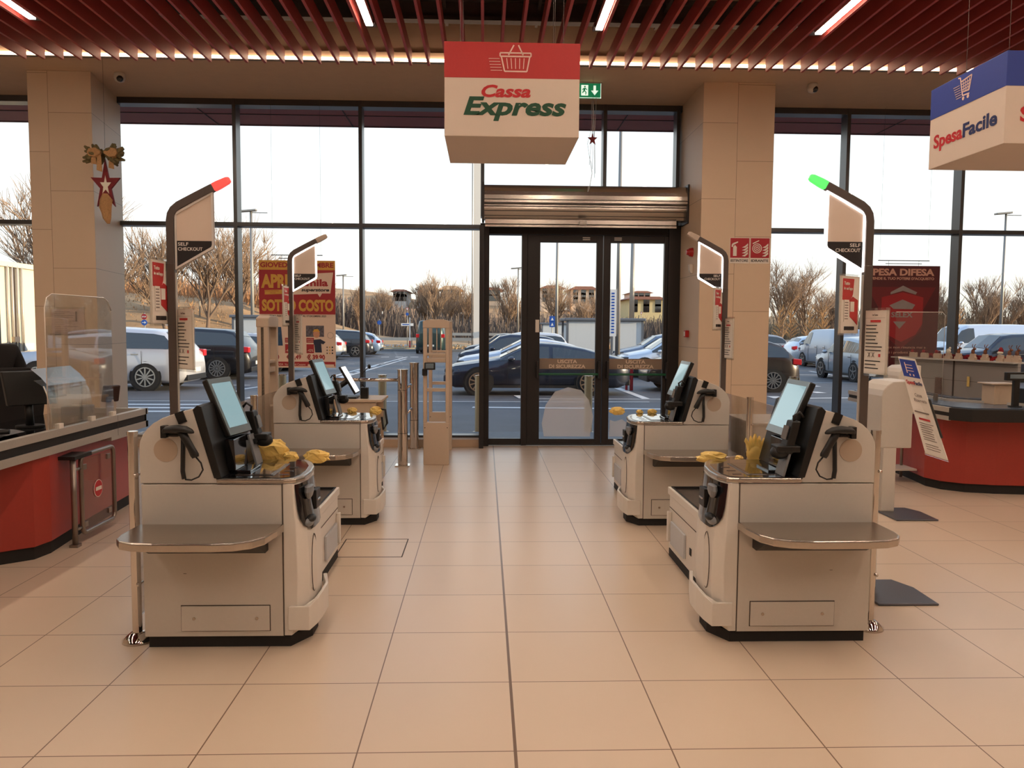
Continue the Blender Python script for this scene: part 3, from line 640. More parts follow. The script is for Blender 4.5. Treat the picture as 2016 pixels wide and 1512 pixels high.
bag((1.18, 7.05, .88), (.065, .03, .038), 19, 'yellow bag on the aisle corner of the second right deck')
bag((1.38, 7.06, .872), (.03, .02, .022), 20, 'small round yellow bag on the second right deck')
bag((1.49, 7.06, .874), (.04, .02, .025), 21, 'small pointed yellow bag beside the second right screen')

# ------------------------------------------------------------------ red and white hanging box over the aisle
m_swhite = M('sign_white', (224, 206, 190), .6, noise=.012, ns=8); m_sred = M('sign_red', (190, 48, 46), .55, noise=.03, ns=40)
m_sblue = M('sign_blue', (44, 66, 152), .55, noise=.03, ns=40); m_navy = M('letter_navy', (30, 44, 96), .6, noise=.02); m_lred = M('letter_red', (196, 34, 40), .6, noise=.02); m_lgreen = M('letter_green', (22, 74, 48), .6, noise=.02)
m_wire = M('hanging_wire', (90, 80, 76), .5, .5)
m_icon = M('icon_pink', (240, 206, 192), .6)
t = thing('hanging_sign', 'hanging box sign reading Cassa Express with a red basket band', 'hanging sign', (.178, 5.95, 2.89))
H = .615; hx = .452
b = MB(); b.box(-hx, hx, -.45, .45, 0, H, m_swhite); bx = b.build('box', t, bevel=.003)
b = MB(); b.box(-hx-.002, hx+.002, -.452, .452, H-.232, H+.002, m_sred); b.build('colour_band', bx, bevel=.003)
b = MB(); f0 = -.4505
b.text('Cassa', (-.205, f0, .262), X_, Z_, .078, m_lred, wd=.33, bold=.035, sh=.25); b.text('Express', (-.325, f0, .145), X_, Z_, .118, m_lgreen, wd=.69, bold=.035, sh=.25); b.build('lettering', bx)
def basket(b, ox, oz, k, y, mat):
    P = lambda u, v: (ox+u*k, oz+v*k)
    def bar(p, q, wd=.05):
        a, c = Vector((*P(*p), 0)), Vector((*P(*q), 0)); d = (c-a).normalized(); n_ = Vector((-d.y, d.x, 0))*wd*k/2
        b.poly([(v.x, v.y) for v in (a-n_, c-n_, c+n_, a+n_)], (0, y, 0), X_, Z_, mat, .002)
    for p, q in (((-.82, .42), (1.02, .42)), ((-.82, .62), (1.02, .62)), ((-.82, .42), (-.82, .62)), ((1.02, .42), (1.02, .62)), ((-.75, .42), (-.55, -.45)), ((.95, .42), (.78, -.45)), ((-.55, -.45), (.78, -.45)), ((-.32, .5), (.0, 1.08)), ((.55, .5), (.27, 1.08))): bar(p, q, .08)
    for i in range(5): bar((-.43+.26*i, .32), (-.35+.23*i, -.3), .045)
    for i in range(5): bar((-1.5+.03*i, .28-.17*i), (-.85+.04*i, .28-.17*i), .03)
b = MB(); basket(b, .01, H-.137, .112, -.4525, m_icon); b.build('basket_icon', bx)
for x, y in ((-.35, -.35), (.28, -.35), (.35, -.35), (-.35, .35), (.35, .35)): MB().cyl((x, y, H), .0016, 2.2, m_wire, 5).build('wire', t)
# blue SpesaFacile box, turned side visible
t = thing('hanging_sign', 'hanging box sign with a blue trolley band reading SpesaFacile', 'hanging sign', (3.99, 5.92, 2.885))
b = MB(); b.box(-.465, .465, -.465, .465, 0, H, m_swhite); bx = b.build('box', t, bevel=.003)
b = MB(); b.box(-.467, .467, -.467, .467, H-.232, H+.002, m_sblue); b.build('colour_band', bx, bevel=.003)
b = MB()
for st, w0, mt_, u in (('Spesa', .38, m_lred, .4), ('Facile', .40, m_navy, .015)): b.text(st, (-.4655, u, .15), (0, -1, 0), Z_, .1, mt_, wd=w0, bold=.03)
b.text('SpesaFacile', (-.36, -.4655, .15), X_, Z_, .1, m_lred, wd=.72, bold=.03); b.build('lettering', bx)
b = MB()
def cart(b, o, ri, k, mat):
    def bar(p, q, wd=.05):
        a, c = Vector((*p, 0))*k, Vector((*q, 0))*k; d = (c-a).normalized(); n_ = Vector((-d.y, d.x, 0))*wd*k/2
        b.poly([(v.x, v.y) for v in (a-n_, c-n_, c+n_, a+n_)], o, ri, Z_, mat, .002)
    for p, q in (((-.75, .95), (-.5, .9)), ((-.5, .9), (-.15, -.4)), ((-.42, .6), (.85, .75)), ((.85, .75), (.6, -.2)), ((-.2, -.15), (.6, -.2)), ((-.15, -.4), (.65, -.45))): bar(p, q, .09)
    for i in range(4): bar((-.15+.25*i, .62), (-.02+.18*i, -.15), .05)
    for i in range(3): bar((-.36+.07*i, .4-.2*i), (.78-.07*i, .45-.2*i), .05)
    for i in range(6): bar((-1.3+.08*i, .4-.17*i), (-.55+.06*i, .4-.17*i), .035)
    for cx in (-.05, .5): b.poly([((cx+.13*math.cos(a*R(30)))*k, (-.62+.13*math.sin(a*R(30)))*k) for a in range(12)], o, ri, Z_, mat, .002)
cart(b, (-.4675, .02, H-.115), (0, -1, 0), .105, m_icon); b.build('trolley_icon', bx)
for x, y in ((-.35, .2), (.35, -.35), (.35, .35), (-.35, -.3)): MB().cyl((x, y, H), .0016, 2.2, m_wire, 5).build('wire', t)
# ------------------------------------------------------------------ exit sign, cameras
t = thing('exit_sign', 'green emergency exit sign with running figure hung under the soffit', 'exit sign', (1.28, 10.0, 4.5))
m_exg = M('exit_green', (30, 140, 96), .4, emit=.55, ecol=(24, 130, 84)); m_exw = M('exit_white', (240, 250, 240), .4, emit=1.0, ecol=(226, 244, 226))
MB().box(-.29, .128, -.012, .012, -.09, .085, m_exg).build('panel', t); MB().box(-.3, .14, -.02, .02, .085, .1, m_alu).build('rail', t)
b = MB(); o = (0, -.0125, 0)
b.poly([(-.115, -.06), (-.03, -.06), (-.03, .065), (-.115, .065)], o, X_, Z_, m_exw)
b.poly([(.035, .06), (.065, .06), (.065, 0), (.095, 0), (.05, -.055), (.005, 0), (.035, 0)], o, X_, Z_, m_exw); b.box(-.29, .128, -.0145, -.0125, -.09, -.084, m_exw); b.box(.122, .128, -.0145, -.0125, -.09, .085, m_exw)
b.build('arrow_and_door', t)
b = MB(); o = (0, -.0145, 0)
b.poly([(-.07+.011*math.cos(a), .045+.011*math.sin(a)) for a in [i*math.pi/4 for i in range(8)]], o, X_, Z_, m_exg)
for q in ([(-.085, .03), (-.06, .032), (-.068, -.005), (-.09, -.002)], [(-.07, .0), (-.05, -.02), (-.055, -.05), (-.065, -.05), (-.063, -.022), (-.08, -.01)], [(-.09, .0), (-.105, -.03), (-.098, -.035), (-.075, -.01)], [(-.06, .03), (-.04, .01), (-.045, .003), (-.068, .02)], [(-.085, .03), (-.107, .01), (-.1, .003), (-.08, .018)]): b.poly(q, o, X_, Z_, m_exg)
b.build('running_figure', t)
for x, y, lb_ in ((-4.353, 9.95, 'white dome camera on the soffit beside the left tiled column'), (3.986, 9.9, 'white dome camera on the soffit right of the right tiled column')):
    t = thing('dome_camera', lb_, 'security camera', (x, y, 4.6))
    b = MB(); b.lathe([(.055, 0), (.06, -.02), (.065, -.06), (.05, -.095), (.02, -.11), (0, -.112)], (0, 0, 0), m_white); b.build('housing', t)
    b = MB(); b.ball((.015, -.03, -.07), .042, .04, .04, m_gblack); b.build('lens', t)
# ------------------------------------------------------------------ safety signs and devices on the columns
m_fire = M('fire_sign_red', (170, 26, 40), .5, noise=.02)
for x0, txt, lb_ in ((3.015, 'ESTINTORE', 'red fire extinguisher sign on the right tiled column'), (3.268, 'IDRANTE', 'red fire hose sign on the right tiled column')):
    t = thing('fire_sign', lb_, 'fire sign', (x0, 9.9, 2.42), group='fire signs')
    MB().box(0, .245, -.006, -.001, 0, .315, m_paper).build('plate', t)
    b = MB(); b.box(.006, .239, -.008, -.006, .068, .309, m_fire); b.text(txt, (.122, -.0065, .02), X_, Z_, .03, m_ink, wd=.215, al='C', bold=.02); b.build('print', t)
    b = MB(); o = (0, -.0085, 0)
    if txt[0] == 'E':
        b.poly([(.04, .09), (.085, .09), (.085, .2), (.062, .225), (.04, .2)], o, X_, Z_, m_paper); b.poly([(.045, .225), (.1, .255), (.098, .268), (.045, .25)], o, X_, Z_, m_paper); b.poly([(.02, .2), (.035, .2), (.05, .24), (.04, .25), (.022, .23)], o, X_, Z_, m_paper)
    else:
        q = [((.018+.0048*i)*math.cos(i*.9), (.018+.0048*i)*math.sin(i*.9)) for i in range(12)]
        for i in range(3):
            r_ = .02+.02*i; n_ = 16; pts = [(.085+r_*math.cos(2*math.pi*j/n_), .185+r_*math.sin(2*math.pi*j/n_)) for j in range(n_)]; pi = [(.085+(r_-.009)*math.cos(2*math.pi*j/n_), .185+(r_-.009)*math.sin(2*math.pi*j/n_)) for j in range(n_)]
            for j in range(n_): b.poly([pts[j], pts[(j+1) % n_], pi[(j+1) % n_], pi[j]], o, X_, Z_, m_paper, .001)
        b.poly([(.03, .235), (.11, .275), (.106, .285), (.03, .25)], o, X_, Z_, m_paper)
    for k in range(4): b.poly([(.15, .09+.035*k), (.19, .085+.035*k), (.225, .115+.035*k), (.222, .14+.035*k), (.19, .11+.035*k)], o, X_, Z_, m_paper)
    b.build('pictogram', t)
m_bell = M('alarm_red', (170, 28, 30), .35)
t = thing('alarm_bell', 'round red alarm sounder on the side of the right column', 'alarm', (2.65, 10.27, 2.585)); b = MB(); b.cyl((0, 0, 0), .06, -.05, m_bell, 20, 'x', .05); b.cyl((-.05, 0, 0), .04, -.03, m_bell, 20, 'x', .03); b.build('sounder', t)
t = thing('motion_sensor', 'small cream sensor below the round red alarm', 'sensor', (2.65, 10.27, 2.373)); MB().prism([(-.045, .06), (0, .06), (0, -.06), (-.02, -.06), (-.04, -.02)], 'y', -.035, .035, m_paper).build('case', t, bevel=.006)
t = thing('call_point', 'square red fire call point on the side of the right column', 'call point', (2.65, 10.4, 1.545)); b = MB(); b.box(-.05, 0, -.045, .045, -.045, .045, m_bell); b.build('case', t, bevel=.006); MB().box(-.053, -.049, -.03, .03, -.03, .03, m_paper).build('button', t)
# framed notice on the left column
t = thing('notice_frame', 'faded paper notice between two clear rails on the left column', 'notice', (-5.015, 9.89, 1.49))
MB().box(-.195, .195, -.004, .0, .01, .31, M('notice_paper', (196, 170, 158), .7, noise=.05, ns=12)).build('sheet', t)
b = MB(); b.box(-.215, .215, -.012, .004, -.01, .012, m_acr); b.box(-.215, .215, -.012, .004, .31, .332, m_acr); b.build('rail', t)
b = MB(); random.seed(9)
for k in range(12): b.box(-.16, -.16+random.uniform(.12, .3), -.006, -.004, .03+k*.022, .034+k*.022, m_txtg)
b.box(.09, .11, -.006, -.004, .16, .28, m_txtg); b.build('print', t)
# ------------------------------------------------------------------ hanging star decorations
m_dred = M('star_red', (118, 28, 34), .75, noise=.15, ns=40, bump=.4); m_twig = M('fir_green', (104, 92, 58), .85, noise=.3, ns=60); m_burl = M('burlap', (176, 134, 90), .9, noise=.2, ns=80, bump=.5); m_cream = M('felt_cream', (236, 230, 212), .85)
def star(b, r1, r2, mat, y0, y1, c=(0, 0), sx=1, sz=1):
    b.prism([(c[0]+sx*(r1 if i % 2 == 0 else r2)*math.sin(i*math.pi/5), c[1]+sz*(r1 if i % 2 == 0 else r2)*math.cos(i*math.pi/5)) for i in range(10)], 'y', y0, y1, mat)
t = thing('star_decoration', 'dark red felt star under a fir twig bow hung by the left column', 'christmas star', (-4.31, 9.43, 3.19), sc=1.025)
def ringstar(b, R1, R2, q, mat, y0, y1, sx, sz):
    o_ = [(sx*(R1 if i % 2 == 0 else R2)*math.sin(i*math.pi/5), sz*(R1 if i % 2 == 0 else R2)*math.cos(i*math.pi/5)) for i in range(10)]; i_ = [(x*q, z*q) for x, z in o_]
    for i in range(10):
        j = (i+1) % 10; b.prism([o_[i], o_[j], i_[j], i_[i]], 'y', y0, y1, mat)
b = MB(); ringstar(b, .27, .1, .42, m_dred, -.015, .015, .62, 1.05); b.build('outer_star', t)
b = MB(); star(b, .12, .05, m_cream, -.012, .012, (0, .0), .55, 1.1); b.build('inner_star', t)
random.seed(21); b = MB()
for i in range(90):
    sx_ = random.choice((-1, 1)); x_ = random.uniform(0, .13); ln = random.uniform(.06, .14); c = Vector((sx_*x_, random.uniform(-.06, .04), .34-x_*.15+random.uniform(-.03, .03))); a = random.uniform(-1.1, 1.35)
    d = Vector((sx_*math.cos(a), random.uniform(-.3, .2), math.sin(a)*.8)).normalized()
    b.tube([c, c+d*ln*.6, c+d*ln], .018, m_twig, 5, rads=[.012, .024, .012])
b.build('fir_twigs', t)
b = MB()
for sx_ in (-1, 1): b.loft([[(sx_*(x+.02), y*.7-.06, .35+z) for x, y, z in ((u, -.03, -.04*s), (u, .03, -.05*s), (u, .03, .05*s), (u, -.03, .04*s))] for u, s in ((0, .3), (.06, 1.2), (.12, 1), (.14, .2))], m_burl)
for x, l_ in ((-.06, .2), (.07, .17), (-.12, .12)): b.prism([(x, .34), (x+.04, .34), (x+.05, .34-l_), (x-.01, .34-l_*.9)], 'y', -.06, -.055, m_burl)
b.build('ribbon_bow', t)
b = MB(); b.loft([[(u*x*.055+dx, u*y*.03-.03, z) for x, y in ((1, 0), (.5, .9), (-.5, .9), (-1, 0), (-.5, -.9), (.5, -.9))] for z, u, dx in ((-.09, .5, 0), (-.16, 1.3, .01), (-.24, 1.25, 0), (-.3, 1.0, .01), (-.36, .85, .015), (-.42, .3, .03))], m_burl); b.build('burlap_tassel', t)
MB().cyl((0, 0, .36), .0016, 1.015, m_wire, 5).build('string', t)
t = thing('star_decoration', 'small red star on white ribbons hung before the exit doors', 'christmas star', (1.28, 9.75, 3.86)); m_rib = glass('silver_ribbon', (255, 255, 255), 2, .15, .4)
b = MB(); star(b, .075, .03, m_dred, -.012, .006, (0, 0), .8, 1); b.build('star', t)
b = MB(); random.seed(3)
for i in range(5):
    x = -.04+.02*i; b.tube([(x*.3+random.uniform(-.01, .01), random.uniform(-.02, .02), z) for z in (.45, .3, .15)]+[(x+random.uniform(-.02, .02), .0, -.05), (x+random.uniform(-.02, .02), 0, -.25-.05*i)], .0022, m_rib, 4)
b.tube([(-.02, 0, -.25), (.0, 0, -.4), (-.03, 0, -.58), (-.05, .0, -.62), (-.04, 0, -.55)], .004, m_rib, 4); b.tube([(.04, 0, .5), (.03, 0, .2), (.02, 0, 0)], .003, m_rib, 4)
b.build('ribbons', t); MB().cyl((0, 0, .07), .0012, .72, m_wire, 5).build('string', t)

# ------------------------------------------------------------------ posters hung in the windows
def hang(t, w_, z, dz=.07):
    b = MB(); b.tube([(-w_*.34, 0, z+dz), (w_*.34, 0, z+dz)], .006, m_dark, 6); b.tube([(-w_*.24, 0, z+.028), (w_*.24, 0, z+.028)], .005, m_dark, 6)
    for x in (-w_*.2, w_*.2): b.tube([(x, 0, z+.028), (x, 0, z+dz)], .002, m_wire, 4); b.tube([(x, 0, z), (x, 0, z+.028)], .002, m_wire, 4)
    for x in (-w_*.32, w_*.32): b.tube([(x, 0, z+dz), (x, 0, 4.6)], .0012, m_wire, 4)
    b.build('hanger_rods', t)
m_pred = M('poster_red', (166, 42, 48), .5, noise=.02, ns=8); m_pgold = M('poster_gold', (214, 164, 70), .5, noise=.02, ns=8); m_pcream = M('poster_cream', (232, 208, 188), .5, noise=.015, ns=8)
t = thing('window_poster', 'tall red and yellow sale poster reading SOTTO COSTO hung in the window', 'poster', (-2.505, 10.9, 0))
X0, X1, Zb, Zt = -.505, .505, 1.055, 2.485
MB().box(X0, X1, -.003, .003, Zb, Zt, m_pcream).build('sheet', t); hang(t, 1.0, Zt)
b = MB(); b.box(X0, X1, -.005, -.003, 2.36, Zt, m_pgold); b.box(X0, X1, -.005, -.003, 1.77, 2.36, m_pred); b.box(X0+.01, X1-.01, -.005, -.003, Zb+.02, 1.135, m_pred); b.box(.13, .48, -.006, -.005, 1.065, 1.1, m_pcream)
b.poly([(-.08, 2.06), (.0, 2.3), (.48, 2.33), (.44, 2.05), (.33, 2.05), (.3, 2.0), (.27, 2.045), (-.08, 2.03)], (0, -.005, 0), X_, Z_, m_pcream); b.poly([(-.43, 2.09), (-.1, 2.1), (-.1, 2.045), (-.43, 2.03)], (0, -.005, 0), X_, Z_, m_pgold)
b.build('colour_fields', t)
b = MB(); f0 = -.0065
b.text("GIOVEDI' 7 DICEMBRE", (-.485, f0, 2.395), X_, Z_, .065, m_pred, wd=.97, bold=.03); b.text('APRE', (-.475, f0, 2.13), X_, Z_, .17, m_pgold, wd=.4, bold=.05)
b.text('Famila', (-.03, f0, 2.15), X_, Z_, .09, m_pred, wd=.44, bold=.04); b.text('superstore', (.055, f0, 2.078), X_, Z_, .042, m_ink, wd=.37, bold=.035, sh=.2)
b.text('INAUGURAZIONE', (-.42, f0, 2.072), X_, Z_, .016, m_pred); b.text('ORE 9.00', (-.36, f0, 2.046), X_, Z_, .014, m_pred)
b.text('SOTTO COSTO', (-.47, f0, 1.82), X_, Z_, .145, m_pgold, wd=.95, bold=.05)
b.text('PRIMA PARTE  OFFERTE DAL 7 AL 17 DICEMBRE 2023', (-.37, f0+.0015, 1.735), X_, Z_, .026, m_ink, wd=.75, bold=.01)
b.text('\u20ac 7,90', (-.45, f0+.0015, 1.17), X_, Z_, .06, m_pred, wd=.2, bold=.02); b.text('\u20ac 9,49', (-.15, f0+.0015, 1.17), X_, Z_, .06, m_pred, wd=.19, bold=.02); b.text('\u20ac 39,90', (.12, f0+.0015, 1.165), X_, Z_, .065, m_pred, wd=.24, bold=.04)
b.text("CASSANO D'ADDA  Via Vitale di Cassano", (-.48, f0, 1.085), X_, Z_, .03, m_pcream, wd=.58)
b.build('lettering', t)
b = MB(); m_pb = M('poster_blue', (40, 76, 112), .5, noise=.3, ns=30); m_pg = M('poster_photo', (96, 92, 100), .5, noise=.6, ns=40)
b.poly([(-.28, 1.6), (-.22, 1.6), (-.2, 1.35), (-.28, 1.35)], (0, f0+.003, 0), X_, Z_, m_pb); b.poly([(-.4, 1.6), (-.36, 1.6), (-.36, 1.36), (-.4, 1.36)], (0, f0+.003, 0), X_, Z_, m_pb)
b.box(.11, .35, -.0045, -.003, 1.47, 1.62, m_pg)
b.poly([(.25+.045*math.cos(a), 1.505+.05*math.sin(a)) for a in [i*R(30) for i in range(12)]], (0, f0+.001, 0), X_, Z_, M('skin_print', (206, 150, 120), .6))
b.poly([(.2, 1.53), (.22, 1.57), (.27, 1.575), (.3, 1.53), (.27, 1.54), (.22, 1.54)], (0, f0, 0), X_, Z_, m_pgold)
b.poly([(.21, 1.43), (.3, 1.44), (.37, 1.4), (.34, 1.37), (.31, 1.38), (.32, 1.26), (.23, 1.26), (.22, 1.36), (.21, 1.38)], (0, f0+.002, 0), X_, Z_, M('navy_print', (40, 48, 70), .6))
for x in (-.41, -.17, .115):
    b.box(x, x+.1, -.005, -.003, 1.39, 1.455, m_pred); b.box(x, x+.1, -.005, -.003, 1.25, 1.37, m_pred); b.text('SOTTO', (x+.01, -.0055, 1.425), X_, Z_, .018, m_pcream); b.text('COSTO', (x+.01, -.0055, 1.4), X_, Z_, .018, m_pcream); b.text('-42%', (x+.01, -.0055, 1.27), X_, Z_, .035, m_pcream, wd=.08)
for i in range(9): b.poly([(.39+.035*(i % 3)+.011*math.cos(a), 1.33-.04*(i//3)+.012*math.sin(a)) for a in [j*R(60) for j in range(6)]], (0, f0+.003, 0), X_, Z_, (m_txtg, m_pgold, m_ink)[i % 3])
n_ = 14
for j in range(n_):
    a0, a1 = 2*math.pi*j/n_, 2*math.pi*(j+1)/n_; q = .042
    b.poly([(.435+q*math.cos(a0), 1.49+q*math.sin(a0)), (.435+q*math.cos(a1), 1.49+q*math.sin(a1)), (.435+.92*q*math.cos(a1), 1.49+.92*q*math.sin(a1)), (.435+.92*q*math.cos(a0), 1.49+.92*q*math.sin(a0))], (0, f0+.003, 0), X_, Z_, m_txtg)
b.build('pictures', t)
m_pmar = M('poster_maroon', (82, 22, 30), .5, noise=.08, ns=5); m_pshr = M('poster_shield', (160, 30, 38), .5, noise=.04, ns=6); m_psil = M('poster_silver', (146, 136, 134), .5, noise=.08, ns=10)
t = thing('window_poster', 'dark red poster with a shield reading SPESA DIFESA in the right window', 'poster', (5.73, 10.9, 0)); X0, X1 = -.51, .51
MB().box(X0, X1, -.003, .003, 1.1, 2.49, m_pmar).build('sheet', t); hang(t, 1.05, 2.49)
b = MB(); o = (0, -.004, 0)
b.poly([(-.5, 2.2), (.46, 2.2), (.3, 1.9), (.28, 1.6), (0, 1.35), (-.3, 1.6), (-.32, 1.9)], o, X_, Z_, M('poster_ray', (112, 24, 32), .5, noise=.05, ns=6))
b.poly([(-.29, 2.06), (0, 2.13), (.29, 2.06), (.29, 1.7), (.2, 1.55), (0, 1.45), (-.2, 1.55), (-.29, 1.7)], (0, -.0055, 0), X_, Z_, m_pshr)
b.poly([(-.17, 2.13), (0, 2.22), (.2, 2.13), (.18, 2.1), (0, 2.15), (-.17, 2.1)], (0, -.007, 0), X_, Z_, m_psil); b.poly([(-.18, 1.95), (0, 2.03), (.18, 1.96), (.14, 1.9), (-.12, 1.9)], (0, -.007, 0), X_, Z_, m_psil); b.poly([(-.12, 1.73), (.06, 1.73), (-.03, 1.63)], (0, -.007, 0), X_, Z_, m_psil)
b.build('shield', t)
b = MB(); m_pl = M('poster_letters', (212, 160, 140), .5)
b.text('SPESA DIFESA', (-.5, -.005, 2.36), X_, Z_, .09, m_pl, wd=.93, bold=.04); b.text("DIFENDE IL TUO POTERE D'ACQUISTO", (-.5, -.005, 2.30), X_, Z_, .034, m_pl, wd=.93, bold=.03)
b.text('SELEX', (-.15, -.0075, 1.79), X_, Z_, .07, m_psil, wd=.3, bold=.03); b.text('Selex non rinuncia mai a', (-.25, -.005, 1.36), X_, Z_, .035, m_pl, wd=.6); b.text('tutti i prodotti Selex', (-.25, -.005, 1.29), X_, Z_, .035, m_pl, wd=.5); b.build('lettering', t)

# ------------------------------------------------------------------ steel bollards and security gates by the entrance
t = thing('steel_bollard', 'polished steel bollard with a side rail, nearer of the pair', 'bollard', (-.945, 9.31, 0), group='steel bollards')
b = MB(); b.cyl((0, 0, .01), .058, 1.1, m_chrome, 28); b.cyl((0, 0, 1.11), .064, .012, m_chrome, 28); b.cyl((0, 0, .38), .0585, .004, m_dark, 28); b.cyl((0, 0, .88), .0585, .004, m_dark, 28); b.build('tube', t)
MB().box(-.085, .085, -.085, .085, 0, .012, m_chrome).build('foot_plate', t)
b = MB(); b.tube([(-.05, 0, 1.0), (-.8, 0, 1.0)], .021, m_chrome, 14); b.tube([(-.78, 0, 1.06), (-.78, 0, 0.0)], .021, m_chrome, 14); b.build('rail', t)
b = MB(); b.tube([(.04, .06, .9), (.09, .1, .94)], .014, m_chrome, 8); b.tube([(.04, .06, .6), (.1, .1, .66)], .014, m_chrome, 8); b.build('bracket', t)
t = thing('steel_bollard', 'polished steel bollard standing against the window sill, further of the pair', 'bollard', (-.925, 10.62, 0), group='steel bollards')
b = MB(); b.cyl((0, 0, .01), .06, 1.12, m_chrome, 28); b.cyl((0, 0, 1.13), .066, .012, m_chrome, 28); b.cyl((0, 0, .38), .0605, .004, m_dark, 28); b.build('tube', t); MB().box(-.085, .085, -.085, .085, 0, .012, m_chrome).build('foot_plate', t)
m_gate = M('gate_beige', (200, 178, 156), .45, noise=.02, ns=30)
def gate(loc, rz, label):
    t = thing('security_gate', label, 'security gate', loc, rz, 'anti-theft gates')
    b = MB(); b.prism([(-.15, 0), (.15, 0), (.15, .5), (-.15, .5)], 'y', -.055, .055, m_gate); g = b.build('base', t, bevel=.008)
    b = MB(); b.box(-.152, -.108, -.05, .05, .5, 1.62, m_gate); b.build('upright', t, bevel=.008)
    b = MB(); b.box(.108, .152, -.05, .05, .5, 1.62, m_gate); b.build('upright', t, bevel=.008)
    b = MB(); b.prism([(-.155, 1.6), (.155, 1.6), (.155, 1.68), (.08, 1.702), (-.08, 1.702), (-.155, 1.68)], 'y', -.055, .055, m_gate); b.build('cap', t, bevel=.008)
    for z, h_ in ((1.28, .03), (1.2, .05), (.86, .04)): MB().box(-.11, .11, -.035, .035, z, z+h_, m_gate).build('crossbar', t, bevel=.005)
    b = MB(); b.box(-.0, .01, -.02, .02, 1.3, 1.6, m_gate); b.box(-.152, -.148, -.012, .012, .02, 1.6, m_seam); b.build('inner_strut', t)
    for x in (-.13, .13): MB().cyl((x, -.056, .44), .006, -.002, m_dark, 8, 'y').build('screw', g)
    return t
gate((-.56, 9.4, 0), 0, 'beige anti-theft gate right beside the steel bollards, nearer one')
gate((-.575, 10.55, 0), 0, 'beige anti-theft gate against the window behind another gate')
gate((-1.925, 7.22, 0), R(88), 'beige anti-theft gate in front of the red and yellow poster')
t = thing('card_reader', 'small black card reader clipped to the beige gate upright', 'card reader', (-.66, 9.325, 1.13)); b = MB(); b.obox((.03, -.03, .03), (.062, .01, 0), (-.003, .02, 0), (0, .0, .042), m_black); b.obox((-.03, .0, -.04), (.03, 0, 0), (0, .02, 0), (0, 0, .04), m_black); b.build('case', t, bevel=.008); MB().obox((.03, -.052, .034), (.045, .007, 0), (0, .001, 0), (0, 0, .028), m_bez).build('screen', t)
# staff desk with monitor
m_desk = M('desk_laminate', (206, 182, 156), .5, noise=.03, ns=12)
t = thing('staff_desk', 'beige staff desk with open side shelves behind the left machines', 'desk', (-1.52, 8.68, 0))
b = MB(); b.box(-.45, .45, -.29, .29, .825, .85, m_desk); b.build('desk_top', t, bevel=.003)
b = MB(); b.box(-.43, .39, -.27, -.25, 0, .825, m_desk); b.box(-.43, .4, .25, .27, 0, .825, m_desk); b.box(-.43, -.41, -.27, .27, 0, .825, m_desk); b.box(.1, .12, -.25, .25, 0, .825, m_dark); b.build('carcass', t)
for z in (.1, .38, .58): MB().box(.12, .4, -.25, .25, z, z+.02, m_desk).build('shelf', t)
b = MB(); b.tube([(.36, -.2, .75), (.48, -.22, .74), (.5, -.23, .6), (.46, -.22, .53), (.44, -.2, .66)], .012, m_black, 6); b.build('cable', t)
t = thing('desk_monitor', 'bright tilted desk monitor standing on the beige staff desk', 'monitor', (-1.43, 8.62, .85))
tl = Vector((-.5, 0, .87)); on = Vector((.87, 0, .5)); c = Vector((0, 0, .2)); b = MB(); b.obox(c-on*.014, on*.012, Vector((0, .13, 0)), tl*.165, m_black); mo = b.build('screen_housing', t, bevel=.006)
MB().obox(c+on*.0, on*.002, Vector((0, .118, 0)), tl*.152, M('monitor_white', (200, 200, 200), .2, emit=1.3, ecol=(246, 250, 252))).build('screen', mo)
b = MB(); b.tube([c-on*.03, (-.12, 0, .12), (-.16, 0, .02)], .03, m_black, 8); b.box(-.2, .08, -.13, .13, 0, .02, m_black); b.build('stand', t, bevel=.006)
t = thing('desk_microphone', 'slim black gooseneck microphone on the staff desk', 'microphone', (-1.27, 8.55, .85)); b = MB(); b.box(-.04, .04, -.04, .04, 0, .12, m_black); b.build('base', t, bevel=.006); b = MB(); b.tube([(0, 0, .12), (-.06, 0, .2), (-.02, 0, .27), (.04, 0, .33)], .005, m_black, 6); b.ball((.05, 0, .34), .018, .018, .024, m_black); b.build('neck', t)
# low white cabinet behind the right barrier
t = thing('low_cabinet', 'low cream cabinet behind the glass barrier beside the right column', 'cabinet', (2.55, 6.75, 0)); b = MB(); b.box(-.36, .36, -.33, .33, .06, .83, m_panel); b.build('body', t, bevel=.004); b = MB(); b.box(-.38, .38, -.35, .35, .83, .852, m_white); b.build('top', t, bevel=.004); MB().box(-.33, .33, -.3, .3, 0, .06, m_dark).build('plinth', t)
# floor hatch
b = MB()
for q in ((-1.045, -.57, 5.56, 5.568), (-1.045, -.57, 6.037, 6.045), (-1.045, -1.037, 5.56, 6.045), (-.578, -.57, 5.56, 6.045)): b.box(q[0], q[1], q[2], q[3], .0, .0012, m_seam)
struct(b.build('floor_hatch_joint', fix=True))
